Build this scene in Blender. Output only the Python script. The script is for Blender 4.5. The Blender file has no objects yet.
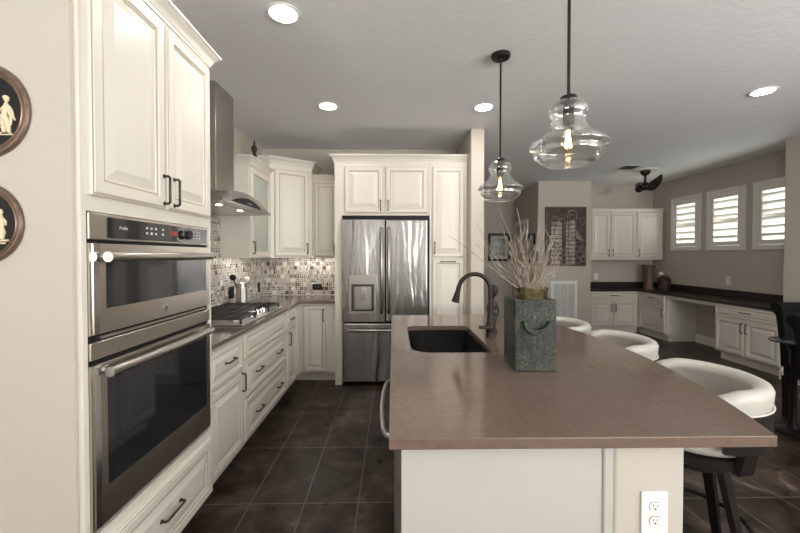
import bpy, bmesh, math, random
from mathutils import Vector, Matrix, Euler
random.seed(7)
PI = math.pi
sc = bpy.context.scene
COL = sc.collection

# ------------------------------------------------------------------ camera, world, light, exposure
F_PX = 368.0
cam = bpy.data.cameras.new('camera'); camo = bpy.data.objects.new('camera', cam); COL.objects.link(camo)
cam.sensor_fit = 'HORIZONTAL'; cam.sensor_width = 36.0; cam.lens = F_PX / 800 * 36
cam.shift_y = -5.5 / 800
cam.clip_start = 0.02
camo.location = (0, 0, 1.42)
camo.rotation_euler = (PI/2 - math.atan(6/F_PX), 0, -math.atan(7/F_PX))
sc.camera = camo

world = bpy.data.worlds.new('sky'); sc.world = world; world.use_nodes = True
bg = world.node_tree.nodes['Background']
bg.inputs[0].default_value = (0.93, 1.0, 0.86, 1); bg.inputs[1].default_value = 1.25

def area(name, loc, rot, sx, sy, watt, col):
    l = bpy.data.lights.new(name, 'AREA'); l.shape = 'RECTANGLE'; l.size = sx; l.size_y = sy
    l.energy = watt; l.color = col
    o = bpy.data.objects.new(name, l); COL.objects.link(o); o.location = loc; o.rotation_euler = rot
    return o
DAY = (1.0, 0.99, 0.975)
area('daylight_rear_window', (-2.95, -4.25, 1.35), (PI/2+1.32, 0, 0), 2.3, 2.0, 210, DAY)
area('daylight_rear_window_right', (2.9, -4.25, 1.35), (PI/2+1.32, 0, 0), 2.3, 2.0, 340, DAY)
area('daylight_dining_window', (4.36, -1.0, 1.45), (PI/2+1.2, 0, PI/2), 2.2, 1.5, 205, DAY)
area('daylight_nook_windows', (5.75, 5.40, 1.10), (PI/2+0.75, 0, PI/2), 2.4, 1.0, 45, DAY)

sc.view_settings.view_transform = 'Standard'
sc.view_settings.look = 'None'
sc.view_settings.gamma = 1.0
sc.view_settings.use_curve_mapping = False
sc.view_settings.exposure = 0.45

# ------------------------------------------------------------------ materials
def mat(name, col, rough=0.5, metal=0.0, **kw):
    m = bpy.data.materials.new(name); m.use_nodes = True
    b = m.node_tree.nodes['Principled BSDF']
    b.inputs['Base Color'].default_value = (*col, 1)
    b.inputs['Roughness'].default_value = rough
    b.inputs['Metallic'].default_value = metal
    for k, v in kw.items(): b.inputs[k.replace('_', ' ')].default_value = v
    return m
def N(m, t, **kw):
    n = m.node_tree.nodes.new(t)
    for k, v in kw.items(): setattr(n, k, v)
    return n
def LK(m, a, b): m.node_tree.links.new(a, b)
def BS(m): return m.node_tree.nodes['Principled BSDF']
def pos(m, scale=(1, 1, 1), loc=(0, 0, 0), swz=None):
    g = N(m, 'ShaderNodeNewGeometry'); src = g.outputs['Position']
    if swz:
        s = N(m, 'ShaderNodeSeparateXYZ'); c = N(m, 'ShaderNodeCombineXYZ'); LK(m, src, s.inputs[0])
        for i, a in enumerate(swz): LK(m, s.outputs['XYZ'.index(a)], c.inputs[i])
        src = c.outputs[0]
    mp = N(m, 'ShaderNodeMapping'); LK(m, src, mp.inputs['Vector'])
    mp.inputs['Scale'].default_value = scale; mp.inputs['Location'].default_value = loc
    return mp.outputs[0]
def objc(m, scale=(1, 1, 1)):
    g = N(m, 'ShaderNodeTexCoord'); mp = N(m, 'ShaderNodeMapping'); LK(m, g.outputs['Object'], mp.inputs['Vector'])
    mp.inputs['Scale'].default_value = scale
    return mp.outputs[0]
def noise(m, vec, scale, detail=4, rough=0.5, dist=0.0):
    n = N(m, 'ShaderNodeTexNoise'); LK(m, vec, n.inputs['Vector'])
    n.inputs['Scale'].default_value = scale; n.inputs['Detail'].default_value = detail
    n.inputs['Roughness'].default_value = rough; n.inputs['Distortion'].default_value = dist
    return n.outputs['Fac']
def ramp(m, fac, stops, interp='LINEAR'):
    r = N(m, 'ShaderNodeValToRGB'); LK(m, fac, r.inputs[0]); cr = r.color_ramp; cr.interpolation = interp
    while len(cr.elements) < len(stops): cr.elements.new(0.5)
    for e, (p, c) in zip(cr.elements, stops): e.position = p; e.color = (*c, 1)
    return r.outputs[0]
def bump(m, h, strength, dist=0.002):
    b = N(m, 'ShaderNodeBump'); LK(m, h, b.inputs['Height'])
    b.inputs['Strength'].default_value = strength; b.inputs['Distance'].default_value = dist
    LK(m, b.outputs[0], BS(m).inputs['Normal'])
def mixc(m, fac, a, b, mode='MIX'):
    n = N(m, 'ShaderNodeMix', data_type='RGBA', blend_type=mode)
    if hasattr(fac, 'links'): LK(m, fac, n.inputs[0])
    else: n.inputs[0].default_value = fac
    for v, i in ((a, 6), (b, 7)):
        if hasattr(v, 'links'): LK(m, v, n.inputs[i])
        else: n.inputs[i].default_value = (*v, 1)
    return n.outputs[2]

M = {}
M['cab'] = m = mat('cream cabinet paint', (0.76, 0.695, 0.60), 0.38)
LK(m, ramp(m, noise(m, pos(m, (14, 14, 1.5)), 3.0, 5), [(0.3, (0.675, 0.632, 0.567)), (0.7, (0.69, 0.647, 0.582))]), BS(m).inputs['Base Color'])
M['glaze'] = mat('brown antique glaze', (0.44, 0.375, 0.30), 0.5)
M['island'] = mat('island paint', (0.49, 0.465, 0.435), 0.45)
M['white'] = mat('white satin paint', (0.80, 0.775, 0.73), 0.4)
M['wall'] = m = mat('beige wall paint', (0.51, 0.463, 0.405), 0.7)
bump(m, noise(m, pos(m), 90, 3), 0.25, 0.002)
M['ceil'] = m = mat('off white textured ceiling', (0.80, 0.81, 0.82), 0.85)
bump(m, ramp(m, noise(m, pos(m), 26, 4, 0.55), [(0.42, (0, 0, 0)), (0.60, (1, 1, 1))]), 0.32, 0.002)
M['floor'] = m = mat('dark slate look tile', (0.05, 0.04, 0.03), 0.3)
p = pos(m, loc=(0.199 + 0.308*20, -2.093 + 0.61*20, 0))
br = N(m, 'ShaderNodeTexBrick', offset=0.0, squash=1.0); LK(m, p, br.inputs['Vector'])
for k, v in (('Scale', 1.0), ('Mortar Size', 0.0032), ('Mortar Smooth', 0.1), ('Brick Width', 0.308), ('Row Height', 0.61), ('Bias', 0.0)): br.inputs[k].default_value = v
br.inputs['Color1'].default_value = (0.75, 0.75, 0.75, 1); br.inputs['Color2'].default_value = (1.2, 1.2, 1.2, 1)
br.inputs['Mortar'].default_value = (1, 1, 1, 1)
n1 = noise(m, pos(m), 3.0, 9, 0.62, 1.4); n2 = noise(m, pos(m), 7.0, 8, 0.6, 0.3)
sl = ramp(m, n1, [(0.32, (0.013, 0.0095, 0.0075)), (0.49, (0.036, 0.026, 0.021)), (0.62, (0.070, 0.051, 0.041)), (0.74, (0.16, 0.12, 0.098))])
sl = mixc(m, 0.7, sl, ramp(m, n2, [(0.38, (0.4, 0.38, 0.36)), (0.66, (1.5, 1.45, 1.4))]), 'MULTIPLY')
sl = mixc(m, 1.0, sl, br.outputs['Color'], 'MULTIPLY')
LK(m, mixc(m, br.outputs['Fac'], sl, (0.135, 0.115, 0.10)), BS(m).inputs['Base Color'])
LK(m, ramp(m, n2, [(0.3, (0.26,)*3), (0.7, (0.38,)*3)]), BS(m).inputs['Roughness'])
BS(m).inputs['Specular IOR Level'].default_value = 0.17
inv = N(m, 'ShaderNodeMath', operation='SUBTRACT'); inv.inputs[0].default_value = 1.0; LK(m, br.outputs['Fac'], inv.inputs[1])
bump(m, inv.outputs[0], 0.3, 0.002)

def quartz(name, base, speck, rough):
    m = mat(name, base, rough)
    v = noise(m, pos(m), 260, 2, 0.6); w = noise(m, pos(m), 40, 4)
    c = mixc(m, 0.6, base, ramp(m, w, [(0.3, tuple(x*0.85 for x in base)), (0.7, tuple(x*1.15 for x in base))]))
    LK(m, mixc(m, ramp(m, v, [(0.66, (0, 0, 0)), (0.72, (1, 1, 1))]), c, speck), BS(m).inputs['Base Color'])
    return m
M['quartz'] = quartz('brown quartz', (0.155, 0.108, 0.085), (0.25, 0.19, 0.15), 0.13)
M['quartzL'] = quartz('grey brown quartz', (0.135, 0.105, 0.09), (0.25, 0.2, 0.16), 0.13)
M['desk'] = mat('dark brown desk top', (0.028, 0.019, 0.016), 0.3)

def mosaic(name, swz):
    m = mat(name, (0.4, 0.4, 0.4), 0.2)
    def layer(w, h, off, sq, shift):
        b = N(m, 'ShaderNodeTexBrick', offset=off, squash=sq, offset_frequency=2, squash_frequency=3)
        LK(m, pos(m, loc=(shift, shift*0.7, 0), swz=swz), b.inputs['Vector'])
        for k, v in (('Scale', 1.0), ('Mortar Size', 0.0028), ('Mortar Smooth', 0.1), ('Brick Width', w), ('Row Height', h), ('Bias', 0.0)): b.inputs[k].default_value = v
        b.inputs['Color1'].default_value = (0, 0, 0, 1); b.inputs['Color2'].default_value = (1, 1, 1, 1); b.inputs['Mortar'].default_value = (0, 0, 0, 1)
        return b
    a = layer(0.052, 0.052, 0.5, 0.5, 5.0); c = layer(0.026, 0.026, 0.0, 0.6, 5.0)
    bigm = N(m, 'ShaderNodeMath', operation='GREATER_THAN'); LK(m, a.outputs['Color'], bigm.inputs[0]); bigm.inputs[1].default_value = 0.55
    v = mixc(m, bigm.outputs[0], c.outputs['Color'], a.outputs['Color'])
    stops = [(0.0, (0.09, 0.075, 0.066)), (0.10, (0.30, 0.26, 0.225)), (0.26, (0.16, 0.135, 0.115)), (0.36, (0.42, 0.37, 0.32)), (0.5, (0.22, 0.20, 0.18)),
             (0.6, (0.34, 0.31, 0.28)), (0.68, (0.12, 0.10, 0.09)), (0.76, (0.48, 0.44, 0.39)), (0.86, (0.25, 0.22, 0.195)), (0.93, (0.70, 0.66, 0.60))]
    tile = ramp(m, v, stops, 'CONSTANT')
    mx = N(m, 'ShaderNodeMath', operation='MAXIMUM')
    sm = N(m, 'ShaderNodeMath', operation='MULTIPLY'); nb = N(m, 'ShaderNodeMath', operation='SUBTRACT'); nb.inputs[0].default_value = 1.0
    LK(m, bigm.outputs[0], nb.inputs[1]); LK(m, nb.outputs[0], sm.inputs[0]); LK(m, c.outputs['Fac'], sm.inputs[1])
    LK(m, sm.outputs[0], mx.inputs[0]); LK(m, a.outputs['Fac'], mx.inputs[1])
    LK(m, mixc(m, mx.outputs[0], tile, (0.66, 0.62, 0.56)), BS(m).inputs['Base Color'])
    LK(m, ramp(m, v, [(0, (0.12,)*3), (0.5, (0.45,)*3), (0.62, (0.1,)*3), (0.8, (0.35,)*3)], 'CONSTANT'), BS(m).inputs['Roughness'])
    LK(m, ramp(m, v, [(0, (0.0,)*3), (0.5, (0.6,)*3), (0.62, (0.0,)*3), (0.86, (0.7,)*3), (0.93, (0.1,)*3)], 'CONSTANT'), BS(m).inputs['Metallic'])
    i2 = N(m, 'ShaderNodeMath', operation='SUBTRACT'); i2.inputs[0].default_value = 1.0; LK(m, mx.outputs[0], i2.inputs[1])
    bump(m, i2.outputs[0], 0.4, 0.002)
    return m
M['mosL'] = mosaic('grey mosaic tile side wall', 'YZX')
M['mosB'] = mosaic('grey mosaic tile back wall', 'XZY')

def steel(name, col, rough, sc3, bstr):
    m = mat(name, col, rough, 1.0)
    return m
M['darksteel'] = mat('dark grey recess', (0.05, 0.05, 0.05), 0.4, 0.3)
M['satin'] = mat('satin steel plate', (0.62, 0.60, 0.57), 0.36, 1.0)
M['steel'] = steel('brushed stainless', (0.46, 0.44, 0.415), 0.30, (4, 4, 300), 0)
M['fridge'] = m = steel('brushed stainless doors', (0.36, 0.355, 0.35), 0.25, (260, 260, 3), 0)
bump(m, noise(m, pos(m, (9, 1, 1.3)), 1.0, 2, 0.4, 0.8), 0.27, 0.05)
M['chrome'] = mat('bright steel', (0.75, 0.74, 0.73), 0.15, 1.0)
M['warmsteel'] = steel('warm brushed stainless', (0.60, 0.55, 0.49), 0.30, (4, 4, 260), 0)
M['oglass'] = mat('black oven glass', (0.015, 0.016, 0.018), 0.05, 0.0, Specular_IOR_Level=0.7)
M['black'] = mat('black plastic', (0.008, 0.008, 0.009), 0.5, 0, Specular_IOR_Level=0.25)
M['iron'] = mat('black cast iron', (0.018, 0.018, 0.019), 0.5)
M['bronze'] = mat('oil rubbed bronze', (0.022, 0.015, 0.012), 0.40, 0.2, Specular_IOR_Level=0.3)
M['pull'] = mat('dark pewter pulls', (0.07, 0.055, 0.045), 0.38, 0.8)
M['sink'] = mat('black composite sink', (0.008, 0.007, 0.0065), 0.5, 0, Specular_IOR_Level=0.2)
M['leather'] = m = mat('white leather', (0.49, 0.47, 0.425), 0.45)
bump(m, noise(m, objc(m), 12, 5, 0.6), 0.15, 0.01)
M['espresso'] = mat('espresso wood', (0.010, 0.0075, 0.007), 0.4, 0, Specular_IOR_Level=0.3)
M['chairblk'] = mat('black upholstery', (0.006, 0.006, 0.0065), 0.8, 0, Specular_IOR_Level=0.15)
M['redled'] = mat('red clock display', (0.1, 0, 0), 0.5, 0, Emission_Color=(1, 0.12, 0.06, 1), Emission_Strength=0.35)
M['grayprint'] = mat('light grey print', (0.55, 0.55, 0.56), 0.5)
M['lamp'] = mat('lit lamp lens', (1, 1, 1), 0.5, 0, Emission_Color=(1, 0.95, 0.88, 1), Emission_Strength=100.0)
M['hoodlens'] = mat('lit hood lens', (1, 1, 1), 0.5, 0, Emission_Color=(1, 0.93, 0.82, 1), Emission_Strength=40.0)
M['strip'] = mat('lit strip lens', (1, 1, 1), 0.5, 0, Emission_Color=(1, 0.93, 0.85, 1), Emission_Strength=24.0)
M['fil'] = mat('lit filament', (1, 0.8, 0.5), 0.5, 0, Emission_Color=(1, 0.66, 0.32, 1), Emission_Strength=40.0)
M['trimring'] = mat('white trim ring', (0.8, 0.79, 0.77), 0.4)
def thin_glass(name, tint, edge, base):
    m = bpy.data.materials.new(name); m.use_nodes = True; t = m.node_tree; t.nodes.clear()
    o = N(m, 'ShaderNodeOutputMaterial'); mx = N(m, 'ShaderNodeMixShader'); tr = N(m, 'ShaderNodeBsdfTransparent'); gl = N(m, 'ShaderNodeBsdfGlossy')
    tr.inputs[0].default_value = (*tint, 1); gl.inputs['Roughness'].default_value = 0.03; gl.inputs[0].default_value = (1, 1, 1, 1)
    lw = N(m, 'ShaderNodeLayerWeight'); lw.inputs[0].default_value = 0.5
    pw = N(m, 'ShaderNodeMath', operation='POWER'); LK(m, lw.outputs['Facing'], pw.inputs[0]); pw.inputs[1].default_value = edge
    ml = N(m, 'ShaderNodeMath', operation='MULTIPLY_ADD'); LK(m, pw.outputs[0], ml.inputs[0]); ml.inputs[1].default_value = 0.75; ml.inputs[2].default_value = base
    LK(m, ml.outputs[0], mx.inputs[0]); LK(m, tr.outputs[0], mx.inputs[1]); LK(m, gl.outputs[0], mx.inputs[2]); LK(m, mx.outputs[0], o.inputs[0])
    return m
M['glass'] = thin_glass('clear blown glass', (0.97, 0.975, 0.97), 2.3, 0.08)
M['pane'] = thin_glass('window glass', (0.97, 0.98, 0.97), 5.0, 0.03)
M['greenpane'] = m = mat('seeded cabinet glass', (0.60, 0.64, 0.56), 0.12, 0, Alpha=0.6)
bump(m, noise(m, pos(m), 30, 2), 0.15, 0.004)
M['bulb'] = thin_glass('bulb glass', (1.0, 0.93, 0.82), 3.0, 0.03)
M['ceramic'] = m = mat('mottled green ceramic', (0.1, 0.13, 0.11), 0.4, 0, Specular_IOR_Level=0.35)
g1 = noise(m, objc(m), 9, 8, 0.7, 0.6); g2 = noise(m, objc(m), 75, 6, 0.75)
c1 = ramp(m, g1, [(0.32, (0.012, 0.014, 0.011)), (0.46, (0.028, 0.034, 0.028)), (0.56, (0.046, 0.054, 0.045)), (0.62, (0.075, 0.058, 0.026)), (0.74, (0.10, 0.112, 0.098))])
LK(m, mixc(m, 0.8, c1, ramp(m, g2, [(0.38, (0.12, 0.12, 0.11)), (0.52, (0.75, 0.75, 0.70)), (0.66, (2.6, 2.6, 2.5))]), 'MULTIPLY'), BS(m).inputs['Base Color'])
bump(m, g2, 0.8, 0.006)
M['rim'] = m = mat('olive brown metallic glaze', (0.13, 0.10, 0.045), 0.25, 0.6)
LK(m, ramp(m, noise(m, objc(m), 14, 5, 0.6), [(0.35, (0.03, 0.028, 0.016)), (0.52, (0.10, 0.08, 0.035)), (0.68, (0.24, 0.20, 0.10))]), BS(m).inputs['Base Color'])
M['twig'] = m = mat('bleached twig bark', (0.32, 0.26, 0.21), 0.8)
LK(m, ramp(m, noise(m, objc(m), 30, 3), [(0.3, (0.20, 0.155, 0.125)), (0.7, (0.42, 0.355, 0.29))]), BS(m).inputs['Base Color'])
M['pframe'] = m = mat('aged copper brown frame', (0.16, 0.105, 0.075), 0.4, 0.35)
LK(m, ramp(m, noise(m, pos(m), 45, 5, 0.7), [(0.3, (0.085, 0.058, 0.040)), (0.7, (0.22, 0.145, 0.105))]), BS(m).inputs['Base Color'])
M['copper'] = mat('copper bead', (0.45, 0.24, 0.16), 0.35, 0.6)
M['cameo'] = mat('ivory relief', (0.72, 0.58, 0.40), 0.5)
M['artboard'] = m = mat('dark bronze art board', (0.06, 0.043, 0.034), 0.5, 0.2)
LK(m, ramp(m, noise(m, pos(m), 9, 6, 0.7, 0.8), [(0.35, (0.030, 0.021, 0.017)), (0.6, (0.085, 0.058, 0.044)), (0.75, (0.15, 0.11, 0.085))]), BS(m).inputs['Base Color'])
M['artframe'] = mat('thin brown art frame', (0.12, 0.072, 0.045), 0.4)
M['silverleaf'] = m = mat('worn silver leaf', (0.42, 0.39, 0.35), 0.4, 0.2)
LK(m, ramp(m, noise(m, pos(m), 16, 5, 0.7), [(0.35, (0.12, 0.095, 0.078)), (0.62, (0.44, 0.40, 0.36))]), BS(m).inputs['Base Color'])
M['artline'] = mat('pale bronze relief', (0.22, 0.175, 0.145), 0.45, 0.2)
M['picglass'] = m = mat('pale framed print', (0.42, 0.43, 0.40), 0.3)
LK(m, ramp(m, noise(m, pos(m), 7, 6, 0.6, 1.5), [(0.36, (0.07, 0.068, 0.06)), (0.5, (0.22, 0.22, 0.20)), (0.7, (0.42, 0.42, 0.38))]), BS(m).inputs['Base Color'])
M['matboard'] = mat('pale mat board', (0.50, 0.50, 0.47), 0.8)
M['terracotta'] = m = mat('carved red brown clay', (0.14, 0.075, 0.05), 0.6)
LK(m, ramp(m, noise(m, pos(m), 25, 6, 0.7), [(0.35, (0.065, 0.034, 0.024)), (0.7, (0.22, 0.125, 0.085))]), BS(m).inputs['Base Color'])
M['darkclay'] = mat('dark red brown clay', (0.055, 0.027, 0.02), 0.5)
M['statue'] = mat('dark carved wood figure', (0.028, 0.020, 0.016), 0.45, 0, Specular_IOR_Level=0.3)
M['plate_w'] = mat('white cover plate', (0.82, 0.81, 0.78), 0.35)
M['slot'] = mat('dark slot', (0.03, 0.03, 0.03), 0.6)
M['grille'] = mat('grey white grille', (0.62, 0.62, 0.61), 0.5)
M['shutter'] = mat('white shutter paint', (0.80, 0.77, 0.72), 0.4)
M['doorpaint'] = mat('hall door paint', (0.60, 0.54, 0.47), 0.45)
M['tableglass'] = mat('smoked glass top', (0.03, 0.045, 0.045), 0.05)
M['finial'] = mat('dark brass finial', (0.09, 0.065, 0.035), 0.35, 0.7)
M['cream_seam'] = mat('ivory piping', (0.55, 0.53, 0.49), 0.5)

# ------------------------------------------------------------------ mesh helpers
V3 = Vector
class MB:
    def __init__(s): s.bm = bmesh.new()
    def face(s, pts, mi=0):
        f = s.bm.faces.new([s.bm.verts.new(p) for p in pts]); f.material_index = mi; return f
    def obox(s, O, U, V, W, mi=0):
        O, U, V, W = map(V3, (O, U, V, W))
        vs = [s.bm.verts.new(O + U*a + V*b + W*c) for c in (0, 1) for b in (0, 1) for a in (0, 1)]
        for q in ((0, 2, 3, 1), (4, 5, 7, 6), (0, 1, 5, 4), (2, 6, 7, 3), (0, 4, 6, 2), (1, 3, 7, 5)):
            s.bm.faces.new([vs[i] for i in q]).material_index = mi
        return s
    def box(s, x0, x1, y0, y1, z0, z1, mi=0):
        return s.obox((x0, y0, z0), (x1-x0, 0, 0), (0, y1-y0, 0), (0, 0, z1-z0), mi)
    def loft(s, rings, mi=0, cap=True, closed=True, mis=None):
        R = [[s.bm.verts.new(p) for p in r] for r in rings]; n = len(R[0])
        for k, (a, b) in enumerate(zip(R, R[1:])):
            for i in range(n if closed else n-1):
                j = (i+1) % n
                try: s.bm.faces.new((a[i], a[j], b[j], b[i])).material_index = (mis[k] if mis else mi)
                except ValueError: pass
        if cap:
            s.bm.faces.new(R[0][::-1]).material_index = mi
            s.bm.faces.new(R[-1]).material_index = mi
        return s
    def lathe(s, prof, c=(0, 0, 0), axis='Z', seg=32, mi=0, cap=True, sx=1, sy=1):
        c = V3(c); rings = []
        for r, h in prof:
            ring = []
            for i in range(seg):
                a = 2*PI*i/seg; x, y = r*math.cos(a)*sx, r*math.sin(a)*sy
                ring.append(c + (V3((x, y, h)) if axis == 'Z' else V3((h, x, y)) if axis == 'X' else V3((y, h, x))))
            rings.append(ring)
        return s.loft(rings, mi, cap)
    def tube(s, path, r, seg=10, mi=0, flat=None):
        P = [V3(p) for p in path]; n = len(P); rr = r if isinstance(r, (list, tuple)) else [r]*n
        t0 = (P[1]-P[0]).normalized(); up = V3((0, 0, 1)) if abs(t0.z) < 0.9 else V3((1, 0, 0))
        x = t0.cross(up).normalized(); rings = []
        for i in range(n):
            t = ((P[min(i+1, n-1)]-P[i]).normalized() + (P[i]-P[max(i-1, 0)]).normalized()).normalized() if 0 < i < n-1 else (P[min(i+1, n-1)]-P[max(i-1, 0)]).normalized()
            x = (x - t*x.dot(t)).normalized(); y = t.cross(x)
            rings.append([P[i] + x*rr[i]*math.cos(2*PI*k/seg + PI/seg) + y*rr[i]*math.sin(2*PI*k/seg + PI/seg) for k in range(seg)])
        return s.loft(rings, mi)
    def prism(s, poly, z0, z1, mi=0):
        return s.loft([[(x, y, z0) for x, y in poly], [(x, y, z1) for x, y in poly]], mi)
    def ball(s, c, rx, ry, rz, seg=16, mi=0):
        prof = [(max(1e-4, math.sin(PI*k/10)), -math.cos(PI*k/10)) for k in range(11)]
        return s.loft([[V3(c)+V3((r*rx*math.cos(2*PI*i/seg), r*ry*math.sin(2*PI*i/seg), h*rz)) for i in range(seg)] for r, h in prof], mi)
    def sweep(s, prof, path, mi=0, mis=None):
        """prof: (out, z) pairs, closed loop; path: xy points; 'out' lies to the right of travel; mitred"""
        P = [V3((x, y, 0)) for x, y in path]; rings = []
        for i, p in enumerate(P):
            d0 = (P[i]-P[i-1]).normalized() if i else None; d1 = (P[i+1]-P[i]).normalized() if i < len(P)-1 else None
            d0 = d0 or d1; d1 = d1 or d0
            n0 = V3((d0.y, -d0.x, 0)); n1 = V3((d1.y, -d1.x, 0)); b = (n0+n1).normalized(); k = 1/max(0.3, b.dot(n0))
            rings.append([p + b*o*k + V3((0, 0, z)) for o, z in prof])
        return s.loft(rings, mi)
    def panel(s, O, U, V, Nn, w, h, t=0.02, k=None):
        """raised panel front: O lower left on the face plane, U/V/N unit axes; slot 0 paint, slot 1 glaze"""
        O, U, V, Nn = map(V3, (O, U, V, Nn)); k = k or min(1.0, max(0.42, min(w, h)/0.30))
        R = [(0, 0), (0, t-0.007), (0.004, t-0.003), (0.010, t-0.003), (0.012, t), (0.046*k, t), (0.050*k, t-0.005), (0.058*k, t-0.006),
             (0.0615*k, t-0.011), (0.066*k, t-0.011), (0.098*k, t-0.002), (0.101*k, t-0.001)]
        mis = [0, 0, 1 if k > 0.6 else 0, 0, 0, 0, 1, 0, 0, 0, 0]
        rings = [[O+U*i+V*i+Nn*d, O+U*(w-i)+V*i+Nn*d, O+U*(w-i)+V*(h-i)+Nn*d, O+U*i+V*(h-i)+Nn*d] for i, d in R]
        return s.loft(rings, 0, True, True, mis)
    def build(s, name, mats, parent=None, smooth=None, bevel=0, seg=2):
        bm = s.bm
        bmesh.ops.recalc_face_normals(bm, faces=bm.faces)
        root = parent
        while root is not None and root.parent is not None: root = root.parent
        if root is not None:
            bmesh.ops.translate(bm, verts=bm.verts, vec=-V3(root.location))
        me = bpy.data.meshes.new(name); bm.to_mesh(me); bm.free()
        for m_ in (mats if isinstance(mats, (list, tuple)) else [mats]): me.materials.append(M[m_] if isinstance(m_, str) else m_)
        o = bpy.data.objects.new(name, me); COL.objects.link(o)
        if parent is not None: o.parent = parent
        if smooth is not None:
            me.shade_smooth(); me.set_sharp_from_angle(angle=math.radians(smooth))
        if bevel:
            b = o.modifiers.new('bevel', 'BEVEL'); b.width = bevel; b.segments = seg; b.limit_method = 'ANGLE'; b.angle_limit = math.radians(40); b.harden_normals = True
            if smooth is None: me.shade_smooth(); me.set_sharp_from_angle(angle=math.radians(30))
        return o
def tag(o, label, cat, group=None, kind=None):
    o['label'] = label; o['category'] = cat
    if group: o['group'] = group
    if kind: o['kind'] = kind
    return o
def thing(name, label, cat, loc=(0, 0, 0), rz=0, group=None):
    o = bpy.data.objects.new(name, None); COL.objects.link(o); o.empty_display_size = 0.1
    o.location = loc; o.rotation_euler = (0, 0, rz)
    return tag(o, label, cat, group)
def struct(mb, name, m, **kw):
    o = mb.build(name, m, **kw); o['kind'] = 'structure'; return o
def dup(root, loc, rz=None, label=None, group=None):
    r = root.copy(); COL.objects.link(r); r.location = loc
    if rz is not None: r.rotation_euler = (0, 0, rz)
    if label: r['label'] = label
    if group: r['group'] = group
    for ch in list(root.children):
        c = ch.copy(); COL.objects.link(c); c.parent = r
        for g in list(ch.children):
            d = g.copy(); COL.objects.link(d); d.parent = c
    return r
def text(name, body, size, loc, X, Y, m, parent, ext=0.0004):
    cu = bpy.data.curves.new(name, 'FONT'); cu.body = body; cu.size = size; cu.extrude = ext; cu.align_x = 'CENTER'; cu.align_y = 'CENTER'
    tmp = bpy.data.objects.new(name, cu); COL.objects.link(tmp)
    me = bpy.data.meshes.new_from_object(tmp.evaluated_get(bpy.context.evaluated_depsgraph_get()))
    bpy.data.objects.remove(tmp)
    X, Y = V3(X).normalized(), V3(Y).normalized(); Z = X.cross(Y)
    mt = Matrix((X, Y, Z)).transposed().to_4x4(); mt.translation = V3(loc)
    root = parent
    while root.parent is not None: root = root.parent
    mt.translation -= V3(root.location)
    me.transform(mt); me.materials.clear(); me.materials.append(M[m])
    o = bpy.data.objects.new(name, me); COL.objects.link(o); o.parent = parent
    return o
XP, XN, YP, YN, ZP = V3((1, 0, 0)), V3((-1, 0, 0)), V3((0, 1, 0)), V3((0, -1, 0)), V3((0, 0, 1))

def pull(parent, a, b, Nn, m='pull', r=0.0055, out=0.028, name='handle'):
    a, b, Nn = V3(a), V3(b), V3(Nn); d = (b-a).normalized()
    mb = MB(); mb.tube([a - Nn*0.0, a+Nn*(out*0.75), a+Nn*out+d*0.006, b+Nn*out-d*0.006, b+Nn*(out*0.75), b], r, 8)
    for p in (a, b): mb.tube([p, p+Nn*0.005], r*1.7, 10)
    return mb.build(name, m, parent, smooth=40)
def front(root, kind, O, U, Nn, w, h, handles=(), t=0.02, k=None, m=('cab', 'glaze')):
    """kind door / drawer; handles: ((u,v),(u,v)) in the front's own plane"""
    mb = MB(); mb.panel(O, U, ZP, Nn, w, h, t, k); d = mb.build(kind, m, root)
    for (u0, v0), (u1, v1) in handles:
        f = V3(O)+V3(Nn)*(t-0.004)
        pull(d, f+V3(U)*u0+ZP*v0, f+V3(U)*u1+ZP*v1, Nn)
    return d

# ------------------------------------------------------------------ structure
CZ = 2.743; XL = -1.63; YB = 4.66
struct(MB().box(-4.4, 6.2, -4.5, 8.1, -0.12, 0.0), 'floor', 'floor')
struct(MB().box(-4.4, 6.2, -4.5, 8.1, CZ, CZ+0.12), 'ceiling', 'ceil')
struct(MB().box(XL-0.15, XL, 1.32, YB, 0, CZ), 'wall_left', 'wall')
struct(MB().box(-4.4, -1.66, 1.152, 1.32, 0, CZ).box(-1.66, -0.986, 1.152, 1.164, 0, CZ), 'wall_plates', 'wall')
struct(MB().box(XL-0.15, 0.792, YB, YB+0.15, 0, CZ), 'wall_back', 'wall')
struct(MB().box(0.812, 0.957, 3.84, 8.0, 0, CZ), 'wall_column', 'wall', bevel=0.015, seg=3)
struct(MB().box(0.957, 2.62, 7.9, 8.05, 0, CZ), 'wall_hall', 'wall')
struct(MB().box(2.615, 2.74, 6.59, 8.0, 0, CZ).box(2.74, 3.575, 6.59, 6.74, 0, CZ).box(3.45, 3.575, 6.74, 7.0, 0, CZ), 'wall_centre', 'wall')
struct(MB().box(3.575, 5.1, 6.93, 7.08, 0, CZ), 'wall_nook', 'wall')
WIN = [(5.835, 6.440), (5.085, 5.700), (4.35, 4.955)]; WZ0, WZ1 = 1.50, 2.40
w = MB(); XR = 4.95; ys = [4.1]
for a, b in reversed(WIN): ys += [a, b]
ys.append(7.08)
for i in range(0, len(ys), 2): w.box(XR, XR+0.15, ys[i], ys[i+1], 0, CZ)
for a, b in WIN: w.box(XR, XR+0.15, a, b, 0, WZ0).box(XR, XR+0.15, a, b, WZ1, CZ)
struct(w, 'wall_right', 'wall')
XD = 4.444
w = MB().box(XD, XR+0.15, 3.95, 4.1, 0, CZ).box(XD, XD+0.15, 0.2, 3.95, 0, CZ).box(XD, XD+0.15, -4.5, -2.2, 0, CZ)
w.box(XD, XD+0.15, -2.2, 0.2, 0, 0.6).box(XD, XD+0.15, -2.2, 0.2, 2.3, CZ)
struct(w, 'wall_dining', 'wall')
w = MB()
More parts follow.
